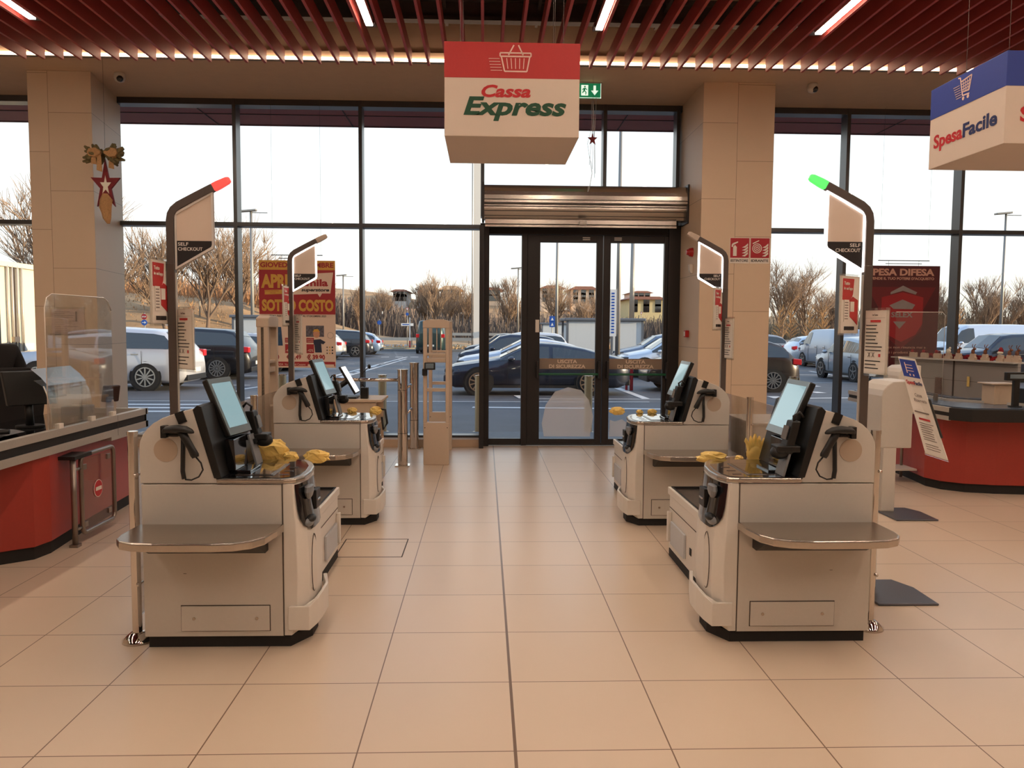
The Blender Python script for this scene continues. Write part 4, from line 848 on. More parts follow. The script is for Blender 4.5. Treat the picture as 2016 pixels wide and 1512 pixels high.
# ------------------------------------------------------------------ white stands with a head box
def stand(loc, label, panel):
    t = thing('dispenser_stand', label, 'dispenser stand', loc, group='white dispenser stands')
    b = MB(); b.box(-.06, .06, -.0, .14, .012, .9, m_white); b.build('column', t, bevel=.006)
    b = MB(); b.prism([(.006, .9), (.006, 1.215), (.016, 1.25), (.04, 1.28), (.075, 1.302), (.2, 1.308), (.2, .9)], 'y', -.09, .18, m_white); b.build('head_box', t, bevel=.006)
    b = MB(); b.prism([(-.07, -.3), (.29, -.3), (.29, -.27), (.3, .0), (.24, .16), (.0, .16), (-.07, .14), (-.07, -.26)], 'z', 0, .014, M('base_plate_grey', (98, 98, 104), .4, .6, noise=.03, ns=80)); b.build('base_plate', t, bevel=.005)
    return t
s1 = stand((2.38, 4.82, 0), 'white dispenser stand on a grey foot plate behind the nearest right machine', True)
s2 = copy_tree(s1); s2.location = (3.56, 6.88, 0); relabel(s2, 'white dispenser stand on a grey plate, further back towards the red counter')
A, B_, C_, D_ = atY(1768, 702, 4.74), atY(1801, 707, 4.66), atY(1866, 907, 4.5), atY(1822, 893, 4.58)
t = thing('info_panel', 'tilted white info panel reading SpesaFacile with a blue trolley band', 'info panel', tuple(A)); ri = (B_-A); dn = (D_-A); nn = ri.cross(dn).normalized()
if nn.y > 0: nn = -nn
def Q(u, v, k=0): return (A+(B_-A)*u*(1-v)+(C_-D_)*u*v+dn*v+nn*k)-A
def patch(b, u0, u1, v0, v1, mat, k=.002, th=.001): b.add([Q(u, v, kk) for kk in (k-th, k) for u, v in ((u0, v0), (u1, v0), (u1, v1), (u0, v1))], [(0, 1, 2, 3), (4, 5, 6, 7), (0, 1, 5, 4), (1, 2, 6, 5), (2, 3, 7, 6), (3, 0, 4, 7)], mat)
b = MB(); patch(b, 0, 1, 0, 1, m_paper, .001, .008); b.build('sheet', t)
b = MB(); patch(b, 1.02, 1.06, .4, .78, m_black, .0, .02); patch(b, -.02, 1.02, .985, 1.01, m_acr, .006, .012); b.build('backing', t)
b = MB(); patch(b, .04, .96, .02, .2, m_sblue); patch(b, .08, .8, .555, .568, m_txtg); patch(b, .2, .75, .62, .64, m_post_red)
b.text('Spesa', Q(.1, .275, .002), ri, -dn, .024, m_lred, wd=.048, bold=.02); b.text('Facile', Q(.52, .275, .002), ri, -dn, .024, m_navy, wd=.045, bold=.02); b.text('Cassa', Q(.35, .4, .002), ri, -dn, .022, m_txtg, wd=.04); b.text('Riservata', Q(.25, .455, .002), ri, -dn, .022, m_txtg, wd=.07)
for i in range(12):
    if i != 8: patch(b, .15, random.uniform(.6, .85), .67+.024*i, .676+.024*i, m_txtg)
for i in range(3): patch(b, .3+.02*i, .7, .07+.03*i, .077+.03*i, m_icon, .003)
patch(b, .28, .33, .05, .16, m_icon, .003); patch(b, .4, .47, .165, .185, m_icon, .003); patch(b, .6, .67, .165, .185, m_icon, .003)
b.build('print', t)

# ------------------------------------------------------------------ left manned checkout counter
t = thing('checkout_counter', 'red manned checkout counter with grey and black bumper on the left', 'checkout counter', (-3.2, 6, 0))
body = [(-3.19, 7.33), (-3.12, 6.45), (-3.04, 5.68), (-3.07, 5.52), (-3.24, 5.38), (-3.7, 5.27), (-3.85, 5.26), (-3.86, 7.33)]
def inset(p, d): c = Vector((-3.8, 6.2)); return [tuple(Vector(q)+(c-Vector(q)).normalized()*d) for q in p]
b = MB(); b.prism(body, 'z', .09, .74, m_red); bd = b.build('body', t, world=True, bevel=.004)
b = MB(); b.prism(inset(body, .02), 'z', 0, .09, m_dark); b.build('kick_plate', t, world=True)
b = MB(); b.box(-3.86, -3.06, 4.3, 7.3, .74, .82, m_dark); b.box(-3.86, -3.09, 4.3, 7.27, .82, .825, m_gblack); b.build('worktop', t, world=True, bevel=.004)
b = MB()
for z0, z1, m_ in ((.815, .868, m_alu), (.755, .815, m_dark), (.70, .755, m_alu)): e_ = .01 if m_ is m_dark else 0; b.box(-3.08, -3.03-e_, 4.3, 7.3-e_, z0, z1, m_); b.box(-3.86, -3.03-e_, 7.27, 7.32-e_, z0, z1, m_ if z0 > .8 else m_dark)
b.box(-3.031, -3.0295, 6.72, 6.725, .7, .868, m_seam); b.build('bumper', t, world=True, bevel=.004)
MB().box(-3.12, -3.03, 6.6, 6.9, .67, .70, m_alu).build('bumper_bracket', t, world=True)
MB().box(-3.089, -3.085, 5.75, 5.85, .11, .125, m_paper).build('sticker', t, world=True)
# swing gate with no-entry disc
m_gt = M('gate_tube', (150, 138, 128), .3, .8, noise=.03)
t = thing('swing_gate', 'small tubular gate with a no entry disc on the red counter', 'gate', (-2.965, 5.85, 0))
b = MB(); b.tube([(0, 0, .02), (0, 0, .66)], .02, m_gt, 10); b.box(-.03, .03, -.03, .03, 0, .02, m_gt); b.tube([(0, 0, .56), (.0, .1, .56)], .012, m_gt, 8); b.tube([(0, 0, .12), (0, .1, .12)], .012, m_gt, 8); b.box(-.12, .03, -.03, .22, .64, .665, m_black); b.build('post', t)
rr = []
for cy, cz, a0 in ((.58, .60, 0), (.16, .60, 90), (.16, .12, 180), (.58, .12, 270)):
    for k in range(4): a = R(a0+30*k); rr.append((0, cy+.05*math.cos(a), cz+.05*math.sin(a)))
rr.append(rr[0]); b = MB(); b.tube(rr, .017, m_gt, 8, caps=False); g = b.build('frame', t)
b = MB(); b.box(-.003, .003, .13, .6, .09, .62, glass('gate_acrylic', (250, 245, 245), .35, .02, .05, (190, 140, 130))); b.build('clear_panel', t)
b = MB()
for y, z in ((.16, .56), (.54, .58), (.16, .13), (.54, .15)): b.box(-.006, .008, y-.025, y+.025, z-.02, z+.02, m_gt)
b.build('corner_plate', g, bevel=.002)
b = MB(); b.cyl((.004, .36, .36), .062, .002, M('no_entry_red', (186, 30, 40), .4), 28, 'x'); b.cyl((.003, .36, .36), .067, .002, m_paper, 28, 'x'); b.box(.006, .008, .315, .405, .346, .374, m_paper); b.build('no_entry_disc', t)
# clear screens on the counter
t = thing('acrylic_screen', 'tall clear acrylic screen standing on the red counter bumper', 'acrylic screen', (-3.05, 5.7, .868))
pts = [(0, 0), (1.0, 0), (1.0, .86), (.95, .93), (.88, .96), (.1, .96), (.03, .93), (0, .86)]
b = MB(); b.prism(pts, 'x', -.003, .003, m_acr); b.build('sheet', t)
m_edge = M('acrylic_edge', (244, 232, 220), .2, emit=.0)
b = MB(); b.tube([(0, y, z) for y, z in pts[2:]+pts[:1]], .0035, m_edge, 4); b.build('edge', t)
for y in (.12, .6, .95): MB().box(-.02, .015, y, y+.06, -.03, .035, m_paper).build('clip', t, bevel=.003)
t = thing('acrylic_hood', 'curved frosted acrylic hood over the till beside the tall screen', 'acrylic hood', (-3.12, 5.88, .868))
b = MB(); b.loft([[(x, y, z) for x, z in ((0, 0), (-.005, .12), (-.03, .24), (-.06, .3), (-.12, .34))] for y in (.0, .62)], glass('hood_frost', (246, 248, 248), .35, .1, .05, (210, 216, 214)), caps=False, closed=False, sm=True); b.build('hood', t, fix=False)
b = MB(); b.loft([[(x, y, z) for x, z in ((-.04, .3), (-.09, .36), (-.16, .42))] for y in (.04, .6)], glass('hood_frost2', (230, 236, 236), 1.2, .2, .5, (206, 212, 210)), caps=False, closed=False, sm=True); b.build('visor', t, fix=False)
b = MB(); b.tube([(0, 0, 0), (-.005, 0, .12), (-.03, 0, .24), (-.05, 0, .3)], .004, m_edge, 5); b.build('edge', t)
b = MB()
for y in (.12, .55): b.box(-.06, -.03, y, y+.03, 0, .3, m_acr)
b.build('support_post', t)
t = thing('till_monitor', 'black till monitor behind the clear screens on the left counter', 'till monitor', (-3.48, 6.25, .827)); b = MB(); b.obox((0, 0, .3), (.02, -.02, .0), (.12, .12, 0), (-.02, 0, .13), m_black); mo = b.build('housing', t, bevel=.008); b = MB(); b.tube([(0, 0, 0), (-.01, 0, .2)], .03, m_black, 8); b.cyl((0, 0, 0), .1, .015, m_black, 20); b.build('stand', t)
t = thing('receipt_printer', 'small dark receipt printer on the left counter by the hood', 'printer', (-3.3, 6.62, .827)); MB().box(-.09, .09, -.1, .1, 0, .13, m_grey).build('case', t, bevel=.01); MB().box(-.05, .05, -.05, .05, .13, .134, m_paper).build('receipt', t)
t = thing('card_terminal', 'dark brown card terminal on a post at the far end of the left counter', 'card terminal', (-3.2, 6.98, .825)); b = MB(); b.obox((0, 0, .2), (.035, -.02, .0), (.03, .05, .0), (.01, 0, .07), M('terminal_brown', (52, 34, 32), .35)); b.build('keypad', t, bevel=.01); b = MB(); b.box(-.03, .03, -.03, .03, 0, .15, m_gate); b.build('post', t, bevel=.003)
t = thing('flat_scanner', 'low flat grey till tray lying on the left counter', 'till tray', (-3.55, 5.7, .828)); b = MB(); b.prism([(-.3, 0), (.22, 0), (.28, .02), (.2, .035), (-.2, .05)], 'y', -.12, .12, m_grey); b.build('tray', t, bevel=.006); MB().tube([(.1, -.14, .04), (.3, -.12, .05)], .018, m_black, 8).build('handle', t)

# ------------------------------------------------------------------ person seated at the left till
m_cloth = M('black_jacket', (24, 20, 20), .9, noise=.15, ns=30, bump=.3); m_skin = M('skin', (206, 160, 136), .55, noise=.04, ns=20); m_hair = M('dark_hair', (38, 26, 20), .7, noise=.2, ns=60)
pr = thing('person', 'person in a black jacket seated at the left till, back turned', 'person', (-4.27, 7.05, 0), R(38))
def skin(name, verts, edges, rad, mat, parent, root=0):
    me = bpy.data.meshes.new(name); me.from_pydata(verts, edges, []); me.materials.append(mat); o = bpy.data.objects.new(name, me); C.objects.link(o); o.parent = parent
    sk = o.modifiers.new('skin', 'SKIN'); sk.use_smooth_shade = True
    for i, r_ in enumerate(rad): me.skin_vertices[0].data[i].radius = (r_, r_) if isinstance(r_, float) else r_; 
    me.skin_vertices[0].data[root].use_root = True
    sb = o.modifiers.new('sub', 'SUBSURF'); sb.levels = 1; sb.render_levels = 2
    return o
V = [(0, 0, .78), (0, 0, .95), (0, .01, 1.12), (0, .0, 1.3), (0, .0, 1.44), (0, -.01, 1.52), (0, .02, 1.62), (0, .02, 1.73),
     (.19, 0, 1.37), (.26, .03, 1.14), (.2, .24, 1.02), (.17, .3, 1.01), (-.19, 0, 1.37), (-.26, .03, 1.14), (-.2, .24, 1.02), (-.17, .3, 1.01),
     (.1, .05, .76), (.12, .44, .74), (.12, .42, .36), (.12, .52, .3), (-.1, .05, .76), (-.12, .44, .74), (-.12, .42, .36), (-.12, .52, .3)]
E_ = [(0, 1), (1, 2), (2, 3), (3, 4), (4, 5), (5, 6), (6, 7), (3, 8), (8, 9), (9, 10), (10, 11), (3, 12), (12, 13), (13, 14), (14, 15), (0, 16), (16, 17), (17, 18), (18, 19), (0, 20), (20, 21), (21, 22), (22, 23)]
Rd = [.15, (.16, .12), (.16, .12), (.17, .12), .07, .06, (.08, .1), (.07, .08), .07, .055, .036, .03, .07, .055, .036, .03, .09, .07, .05, .04, .09, .07, .05, .04]
k0 = len(V)
for s_, wi in ((1, 11), (-1, 15)):
    for f_, (dx, ln) in enumerate(((-.03, .075), (-.01, .085), (.01, .08), (.03, .065), (-.045, .05))):
        bx_ = .17*s_; V += [(bx_+dx, .38 if f_ < 4 else .34, 1.005), (bx_+dx*1.1, .38+ln*.6, .995), (bx_+dx*1.1, .38+ln, .975)]; E_ += [(wi, k0), (k0, k0+1), (k0+1, k0+2)]; Rd += [.011, .009, .007]; k0 += 3
bo = skin('body', V, E_, [float(x) if not isinstance(x, tuple) else x for x in Rd], m_skin, pr)
bo.data.materials.append(m_cloth)
jk = skin('jacket', V[:5]+V[8:11]+V[12:15], [(0, 1), (1, 2), (2, 3), (3, 4), (3, 5), (5, 6), (6, 7), (3, 8), (8, 9), (9, 10)], [.165, (.18, .14), (.18, .14), (.19, .14), .085, .085, .07, .05, .085, .07, .05], m_cloth, pr)
tr_ = skin('trousers', [V[0]]+V[16:19]+V[20:23], [(0, 1), (1, 2), (2, 3), (0, 4), (4, 5), (5, 6)], [.17, .105, .085, .065, .105, .085, .065], m_cloth, pr)
b = MB(); b.ball((0, 0.0, 1.68), .1, .115, .12, m_hair); b.build('hair', pr)
b = MB(); b.ball((0, .135, 1.655), .014, .02, .02, m_skin, 8, 5); b.build('nose', pr)
for s_ in (-1, 1): b = MB(); b.ball((.035*s_, .115, 1.68), .012, .008, .008, m_black, 8, 5); b.build('eye', pr); MB().box(.12*s_-.045, .12*s_+.045, .4, .64, .2, .27, m_black).build('shoe', pr, bevel=.02)
MB().ball((0, .118, 1.61), .025, .008, .006, m_lred, 8, 5).build('mouth', pr)
ch = thing('swivel_stool', 'black swivel chair with rounded backrest behind the left counter', 'swivel chair', (-4.2, 7.25, 0), R(38))
b = MB(); b.ball((.0, .0, .66), .23, .23, .05, m_black); b.build('seat', ch); b = MB(); b.prism([(-.2, .75), (.2, .75), (.23, 1.0), (.2, 1.17), (.12, 1.24), (-.12, 1.24), (-.2, 1.17), (-.23, 1.0)], 'y', -.27, -.22, m_cloth); b.build('backrest', ch, bevel=.02)
b = MB(); b.tube([(0, 0, .05), (0, 0, .62)], .03, m_gt, 10); b.tube([(0, -.1, .62), (0, -.25, .66), (0, -.25, .8)], .015, m_gt, 8); b.build('column', ch)
b = MB()
for k in range(5): a = R(72*k); b.tube([(0, 0, .08), (.28*math.cos(a), .28*math.sin(a), .04)], .018, m_black, 6)
b.build('star_base', ch)

# ------------------------------------------------------------------ right manned counter, shelving and figurines
t = thing('checkout_counter', 'curved red checkout counter with black bumper on the right', 'checkout counter', (5.2, 8.0, 0))
fr = [(4.7, 9.6), (4.6, 8.42), (4.56, 8.1), (4.62, 7.9), (4.78, 7.76), (5.05, 7.68), (5.4, 7.63), (6.2, 7.62), (8.0, 7.7), (8.0, 8.6), (5.25, 8.65), (5.25, 9.6)]
b = MB(); b.prism(fr, 'z', .09, .745, m_red); b.build('body', t, world=True)
b = MB(); b.prism([(x+.02 if x < 5 else x, y+.02 if y < 8 else y) for x, y in fr], 'z', 0, .09, m_dark); b.build('kick_plate', t, world=True)
tp = [(4.5, 9.75), (4.48, 8.06), (4.5, 7.6), (4.62, 7.42), (5.0, 7.38), (6.2, 7.38), (8.0, 7.45), (8.0, 8.68), (5.35, 8.72), (5.35, 9.75)]
b = MB(); b.prism(tp, 'z', .745, .865, m_dark); b.build('bumper', t, world=True, bevel=.006)
b = MB(); b.prism([(4.55, 9.7), (4.53, 8.1), (4.56, 7.65), (4.66, 7.49), (5.0, 7.45), (6.2, 7.45), (8.0, 7.5), (8, 8.6), (5.3, 8.66), (5.3, 9.7)], 'z', .865, .872, M('belt_blue_grey', (92, 106, 124), .25, .2)); b.build('worktop', t, world=True)
b = MB()
for z0, z1 in ((.82, .868), (.74, .782)): b.prism([(4.493, 9.75), (4.473, 8.06), (4.493, 7.6), (4.52, 7.6), (4.5, 8.06), (4.52, 9.75)], 'z', z0, z1, m_alu)
b.build('bumper_trim', t, world=True)
b = MB(); b.prism([(4.95, 9.6), (4.85, 8.3), (5.45, 7.6), (5.55, 7.68), (5.0, 8.35), (5.1, 9.6)], 'z', .872, .895, m_alu); b.prism([(4.98, 9.5), (4.9, 8.33), (5.42, 7.68), (5.46, 7.71), (4.96, 8.36), (5.05, 9.5)], 'z', .895, .9, m_dark); b.build('belt_rail', t, world=True)
t = thing('swing_gate', 'plain tubular gate frame beside the right red counter', 'gate', (4.37, 8.5, 0)); b = MB()
for x in (0, .16): b.tube([(x, 0, .02), (x, 0, .74)], .016, m_gt, 8)
b.tube([(0, 0, .1), (.16, 0, .1)], .012, m_gt, 8); b.tube([(0, 0, .6), (.16, 0, .6)], .012, m_gt, 8); b.build('frame', t); MB().box(-.1, .2, -.25, .05, .13, .15, m_white).build('tray', t, bevel=.003)
t = thing('customer_display', 'black customer display on a post at the right counter', 'customer display', (5.15, 7.6, .872)); b = MB(); b.box(-.028, .028, -.02, .02, 0, .28, m_black); b.cyl((0, 0, 0), .06, .012, m_black); b.build('post', t, bevel=.004); b = MB(); b.box(-.11, .11, -.03, .02, .26, .34, m_black); hd = b.build('head', t, bevel=.006); MB().box(-.08, .08, -.032, -.03, .28, .32, m_bez).build('screen', hd)
t = thing('till_box', 'beige till box on the right counter behind the display post', 'till box', (5.22, 7.95, .872)); b = MB(); b.box(-.12, .1, -.1, .1, 0, .2, m_desk); b.box(-.16, .12, -.12, .12, .2, .215, m_gate); b.build('case', t, bevel=.004)
t = thing('till_tower', 'tall dark till housing on the right counter at the picture edge', 'till housing', (5.6, 7.85, .875)); MB().box(-.18, .18, -.15, .15, 0, .16, m_black).build('case', t, bevel=.01)
t = thing('acrylic_screen', 'clear acrylic screen in front of the dark red shield poster', 'acrylic screen', (4.3, 8.25, .9)); b = MB(); b.prism([(-.02, 0), (.5, 0), (.5, .85), (.47, .9), (-.02, .9)], 'y', -.003, .003, m_acr); b.build('sheet', t); b = MB(); b.tube([(-.02, 0, .9), (.47, 0, .9), (.5, 0, .87), (.5, 0, 0)], .003, m_edge, 4); b.build('edge', t); b = MB(); b.box(.28, .31, -.02, .02, -.026, .05, m_gt); b.box(.42, .45, -.02, .02, -.026, .05, m_gt); b.build('support_post', t)
m_shelf = grid_mat('shelf_panel_slats', (158, 150, 142), (96, 88, 80), 50, .2, 0, 0, .0022, 'XZ', .6, .02, nb=.03, ns=8)
P0, P1 = Vector((5.56, 10.7, 0)), Vector((6.08, 8.3, 0)); du = (P1-P0).normalized(); dn_ = Vector((du.y, -du.x, 0))
t = thing('shelf_back_panel', 'long grey slatted shelf back panel under the right windows', 'shelf panel', tuple(P0)); L_ = 1.95
b = MB(); b.add([p+k for k in (Vector((0, 0, 0)), -dn_*.04) for p in (Vector((0, 0, .0)), du*L_, du*L_+Z_*1.245, Z_*1.245)], [(0, 1, 2, 3), (4, 5, 6, 7), (0, 1, 5, 4), (1, 2, 6, 5), (2, 3, 7, 6), (3, 0, 4, 7)], m_shelf); b.build('panel', t)
b = MB(); b.obox(du*L_/2+Z_*1.25-dn_*.05, du*L_/2, dn_*.12, Z_*.008, m_white); b.build('top_board', t)
b = MB()
for s_ in (1.03,): b.obox(du*s_+Z_*.62+dn_*.004, du*.008, dn_*.005, Z_*.62, m_seam)
b.build('panel_joint', t)
for s_, lb_ in ((.815, 'speckled brown strip hanging on the grey shelf panel, further one'), (1.63, 'speckled brown strip hanging on the grey shelf panel beside the display post')):
    t = thing('hanging_strip', lb_, 'hanging strip', tuple(P0+du*s_+dn_*.02+Z_*.6)); MB().obox((0, 0, .18), du*.05, dn_*.012, Z_*.24, M('speckled_brown', (112, 82, 68), .7, noise=.5, ns=70)).build('strip', t)
t = thing('gift_tag', 'small yellow tag on the grey shelf panel', 'tag', tuple(P0+du*1.28+dn_*.02+Z_*1.0)); MB().obox((0, 0, 0), du*.018, dn_*.003, Z_*.06, m_yel).build('card', t)
m_wood = M('gnome_brown', (128, 80, 56), .8, noise=.2, ns=30); m_santa = M('santa_red', (150, 26, 34), .8, noise=.15, ns=30); m_deep = M('garland_red', (98, 22, 28), .85, noise=.3, ns=40)
names = ['small cream block with red ornament nearest the poster', 'cream block with two red tufts on the shelf panel', 'low cream block with dark red trim on the shelf panel', 'white and brown dove figurine on the shelf panel', 'brown reindeer figurine beside the dark window post', 'tiny dark reindeer figurine on the shelf panel', 'cream stepped figurine with a brown head', 'santa hat figurine with white brim on the shelf panel', 'dark pair of antlers figurine on the shelf panel', 'tall brown reindeer figurine with cream step base']
for i, s_ in enumerate((.3, .5, .72, .9, 1.06, 1.28, 1.46, 1.68, 1.8, 1.9)):
    t = thing('christmas_figurine', names[i], 'christmas figurine', tuple(P0+du*s_-dn_*.03+Z_*1.258), math.atan2(du.y, du.x), 'christmas figurines on the shelf panel')
    b = MB(); k = .75
    if i < 3: b.prism([(-.07*k, 0), (.07*k, 0), (.07*k, .05), (.05*k, .065), (-.05*k, .065), (-.07*k, .05)], 'y', -.02, .02, m_gate)
    else: b.prism([(-.065*k, 0), (.065*k, 0), (.065*k, .035), (.045*k, .045), (.04*k, .075), (-.03*k, .08), (-.04*k, .04), (-.065*k, .03)], 'y', -.02, .02, m_gate)
    b.build('base', t)
    b = MB()
    if i in (0, 1, 2): b.ball((-.02, 0, .08), .025, .02, .025, m_santa); b.ball((.03, 0, .08), .018, .02, .02, m_deep)
    elif i == 7: b.ball((0, -.01, .1), .035, .03, .02, m_cream); b.loft([[(q*math.cos(u)*.03, q*math.sin(u)*.03, z) for u in [j*R(45) for j in range(8)]] for z, q in ((.11, 1), (.14, .8), (.16, .4), (.165, .1))], m_santa)
    elif i == 3: b.ball((0, 0, .1), .03, .025, .03, m_cream); b.ball((.02, 0, .135), .014, .014, .016, m_cream)
    else:
        b.ball((0, 0, .1), .022, .02, .035, m_wood); b.ball((.022, -.0, .135), .022, .014, .014, m_wood)
        for s2_ in (-1, 1): b.tube([(.01, .006*s2_, .145), (.0, .015*s2_, .17), (.015, .022*s2_, .19)], .004, m_wood, 4)
    b.build('figure', t)
b = MB(); random.seed(8)
for i in range(260):
    s_ = random.uniform(.4, 1.9); b.obox(du*s_-dn_*(.06+random.uniform(0, .03))+Z_*random.uniform(.01, .05), du*.02, dn_*.008, Z_*.012, (m_deep, m_santa)[i % 2])
o = b.build('garland'); o.location = P0+Z_*1.258; tag(o, 'dark red garland lying along the top of the grey shelf panel', 'garland', kind='stuff')

# ------------------------------------------------------------------ cars in the car park
m_tyre = M('tyre', (30, 29, 29), .85, noise=.1, ns=40); m_arch = M('wheel_arch', (20, 20, 21), .8); m_cglass = M('car_glass', (22, 27, 32), .04, spec=.9, coat=.5)
m_rim = M('alloy_rim', (168, 166, 162), .25, .8); m_rimg = M('bronze_rim', (176, 148, 122), .3, .7); m_tail = M('tail_light', (186, 26, 30), .2, coat=.5, emit=.12, ecol=(220, 30, 30)); m_head = M('head_light', (70, 76, 84), .08, coat=.6)
m_plate = M('number_plate', (214, 214, 208), .5); m_trimb = M('car_trim_black', (24, 24, 26), .5)
CS = {
 'suv': dict(top=[(0, .47), (.02, .56), (.06, .61), (.25, .675), (.29, .69), (.40, .95), (.48, .99), (.6, 1.0), (.82, .965), (.88, .93), (.955, .66), (.985, .6), (1, .42)], belt=.63, a=.27, b=.94),
 'hatch': dict(top=[(0, .42), (.03, .53), (.07, .57), (.22, .66), (.25, .69), (.38, .95), (.47, 1.0), (.62, .99), (.8, .94), (.87, .88), (.955, .66), (.985, .6), (1, .4)], belt=.61, a=.24, b=.94),
 'coupe': dict(top=[(0, .42), (.02, .53), (.06, .58), (.27, .70), (.30, .72), (.45, .97), (.52, 1.0), (.62, .98), (.75, .9), (.85, .8), (.93, .74), (.985, .69), (1, .45)], belt=.66, a=.29, b=.87),
 'van': dict(top=[(0, .38), (.02, .48), (.05, .53), (.14, .60), (.16, .62), (.25, .93), (.31, .99), (.5, 1.0), (.8, 1.0), (.95, .99), (.985, .95), (.995, .6), (1, .4)], belt=.58, a=.15, b=.36)}
def interp(c, x):
    for (a, p), (b, q) in zip(c, c[1:]):
        if a <= x <= b: return p+(q-p)*(x-a)/(b-a) if b > a else q
    return c[-1][1]
def car(style, L, Wd, Hh, col, loc, label, name='car', rz=0, rim=None, ns=5, wr=.34, wb=.62, fo=.19, metal=.35, rw=None):
    s = CS[style]; t = thing(name, label, 'car' if style != 'van' else 'van', (loc[0], loc[1], gz(loc[1])), rz, 'cars parked outside')
    pm = M('car_paint_%s' % '_'.join(map(str, col)), col, .28, metal, coat=.6); w2 = Wd/2; zl = .2
    xs = sorted(set([p[0] for p in s['top']]+[.33, .36, .44, .5, .56, .58, .66, .7, .74, .78, .91]))
    secs = []
    for x in xs:
        zt = interp(s['top'], x)*Hh; zb = min(s['belt']*Hh+(.03 if x > .5 else 0), zt-.03)
        e_ = min(x, 1-x); ww = w2*(1-.28*max(0, 1-e_/.09)**2); cab = (zt-zb) > .12*Hh
        tw = ww*(.93-.17*min(1, (zt-zb)/(.38*Hh)))
        lo = zl if .04 < x < .96 else zl+.08
        secs.append([(x*L, ww*.88, lo), (x*L, ww*.985, lo+.1), (x*L, ww, (lo+zb)*.55), (x*L, ww*.965, zb), (x*L, tw, zt-.045), (x*L, tw*.84, zt-.01), (x*L, 0, zt+.02)])
    b = MB(); rings = [sec+[(p[0], -p[1], p[2]) for p in reversed(sec[:-1])] for sec in secs]
    b.loft(rings, pm, sm=True); bo_ = b.build('body', t)
    for p in bo_.data.polygons: p.use_smooth = True
    g = MB(); G_ = lambda p, k=.006: (p[0], p[1]*(1+.012)+0, p[2]+.004)
    cuts = [x for x in xs if s['a'] <= x <= s['b']]
    for i in range(len(xs)-1):
        xa, xb = xs[i], xs[i+1]
        if xa < s['a']-1e-6 or xb > s['b']+1e-6: continue
        A0, A1 = secs[i], secs[i+1]
        for sg in (1, -1):
            m_ = lambda p: (p[0], p[1]*sg, p[2])
            pill = abs((xa+xb)/2-.57) < .012
            if not pill and min(A0[4][2]-A0[3][2], A1[4][2]-A1[3][2]) >= -.01:
                q = []
                for sec, u, v in ((A0, .06, .86), (A1, .06, .86)):
                    lo_, hi_ = Vector(sec[3]), Vector(sec[4]); q.append((lo_+(hi_-lo_)*u, lo_+(hi_-lo_)*v))
                g.add([G_(m_(q[0][0])), G_(m_(q[1][0])), G_(m_(q[1][1])), G_(m_(q[0][1]))], [(0, 1, 2, 3)], m_cglass)
        z0_, z1_ = interp(s['top'], xa), interp(s['top'], xb)
        if abs(z1_-z0_)/(xb-xa) > 1.15:
            g.add([(p[0], p[1]*.93, p[2]+.012) for p in (A0[4], A1[4], A1[5], A0[5])]+[(p[0], p[1], p[2]+.012) for p in (A0[5], A1[5], A1[6], A0[6])]+[(p[0], -p[1], p[2]+.012) for p in (A0[6], A1[6], A1[5], A0[5])]+[(p[0], -p[1]*.93, p[2]+.012) for p in (A0[5], A1[5], A1[4], A0[4])], [(0, 1, 2, 3), (4, 5, 6, 7), (8, 9, 10, 11), (12, 13, 14, 15)], m_cglass)
    if rw: g.add([(L*q[0], sg*w2*.99, Hh*q[1]) for sg in (1, -1) for q in rw], [tuple(range(len(rw))), tuple(range(len(rw), 2*len(rw)))], m_cglass)
    g.build('windows', t, fix=False)
    fx, rx = L*fo, L*fo+L*wb; rim = rim or m_rim
    for wx in (fx, rx):
        for sg in (1, -1):
            y = sg*w2*.985
            b = MB(); b.cyl((wx, y-sg*.12, wr), wr+.055, sg*.128, m_arch, 24, 'y'); b.build('wheel_arch', t)
            b = MB(); b.cyl((wx, y-sg*.08, wr), wr, sg*.1, m_tyre, 28, 'y'); wh = b.build('wheel', t)
            b = MB(); b.cyl((wx, y+sg*.0, wr), wr*.7, sg*.022, m_arch, 24, 'y'); n = 28
            b.loft([[(wx+q*math.cos(2*math.pi*j/n), y+sg*d, wr+q*math.sin(2*math.pi*j/n)) for j in range(n)] for q, d in ((wr*.72, .02), (wr*.72, .03), (wr*.64, .03), (wr*.64, .02))], rim, caps=False)
            for k in range(ns):
                a = 2*math.pi*k/ns+.3; d = Vector((math.cos(a), 0, math.sin(a))); e_ = Vector((-d.z, 0, d.x)); c = Vector((wx, y+sg*.028, wr))
                b.obox(c+d*wr*.36, d*wr*.31, e_*wr*(.05 if ns > 6 else .07), Vector((0, .006, 0)), rim)
            b.cyl((wx, y+sg*.02, wr), wr*.12, sg*.018, rim, 12, 'y'); b.build('rim', wh)
    bz = s['belt']*Hh
    for sg in (1, -1):
        b = MB(); b.obox((L*.965, sg*w2*.83, bz*.93), (L*.028, 0, -.01), (0, w2*.13, 0), (0, 0, Hh*.055), m_tail); b.build('tail_light', t, bevel=.02)
        b = MB(); b.obox((L*.045, sg*w2*.78, Hh*.47), (L*.04, sg*.04, 0), (0, w2*.14, 0), (0, 0, Hh*.035), m_head); b.build('headlight', t, bevel=.02)
        b = MB(); b.ball((L*(s['a']+.07), sg*(w2+.09), bz+.05), .1, .09, .065, pm); b.build('wing_mirror', t)
        b = MB(); b.box(L*.5, L*.545, sg*w2*.99-.012, sg*w2*.99+.012, bz-.1, bz-.075, m_rim); b.box(L*.7, L*.74, sg*w2*.99-.012, sg*w2*.99+.012, bz-.1, bz-.075, m_rim); b.build('door_handle', t)
        b = MB()
        for x in (.34, .565, .76): b.box(L*x, L*x+.007, sg*w2-.01, sg*w2+.002, .32, bz, m_trimb)
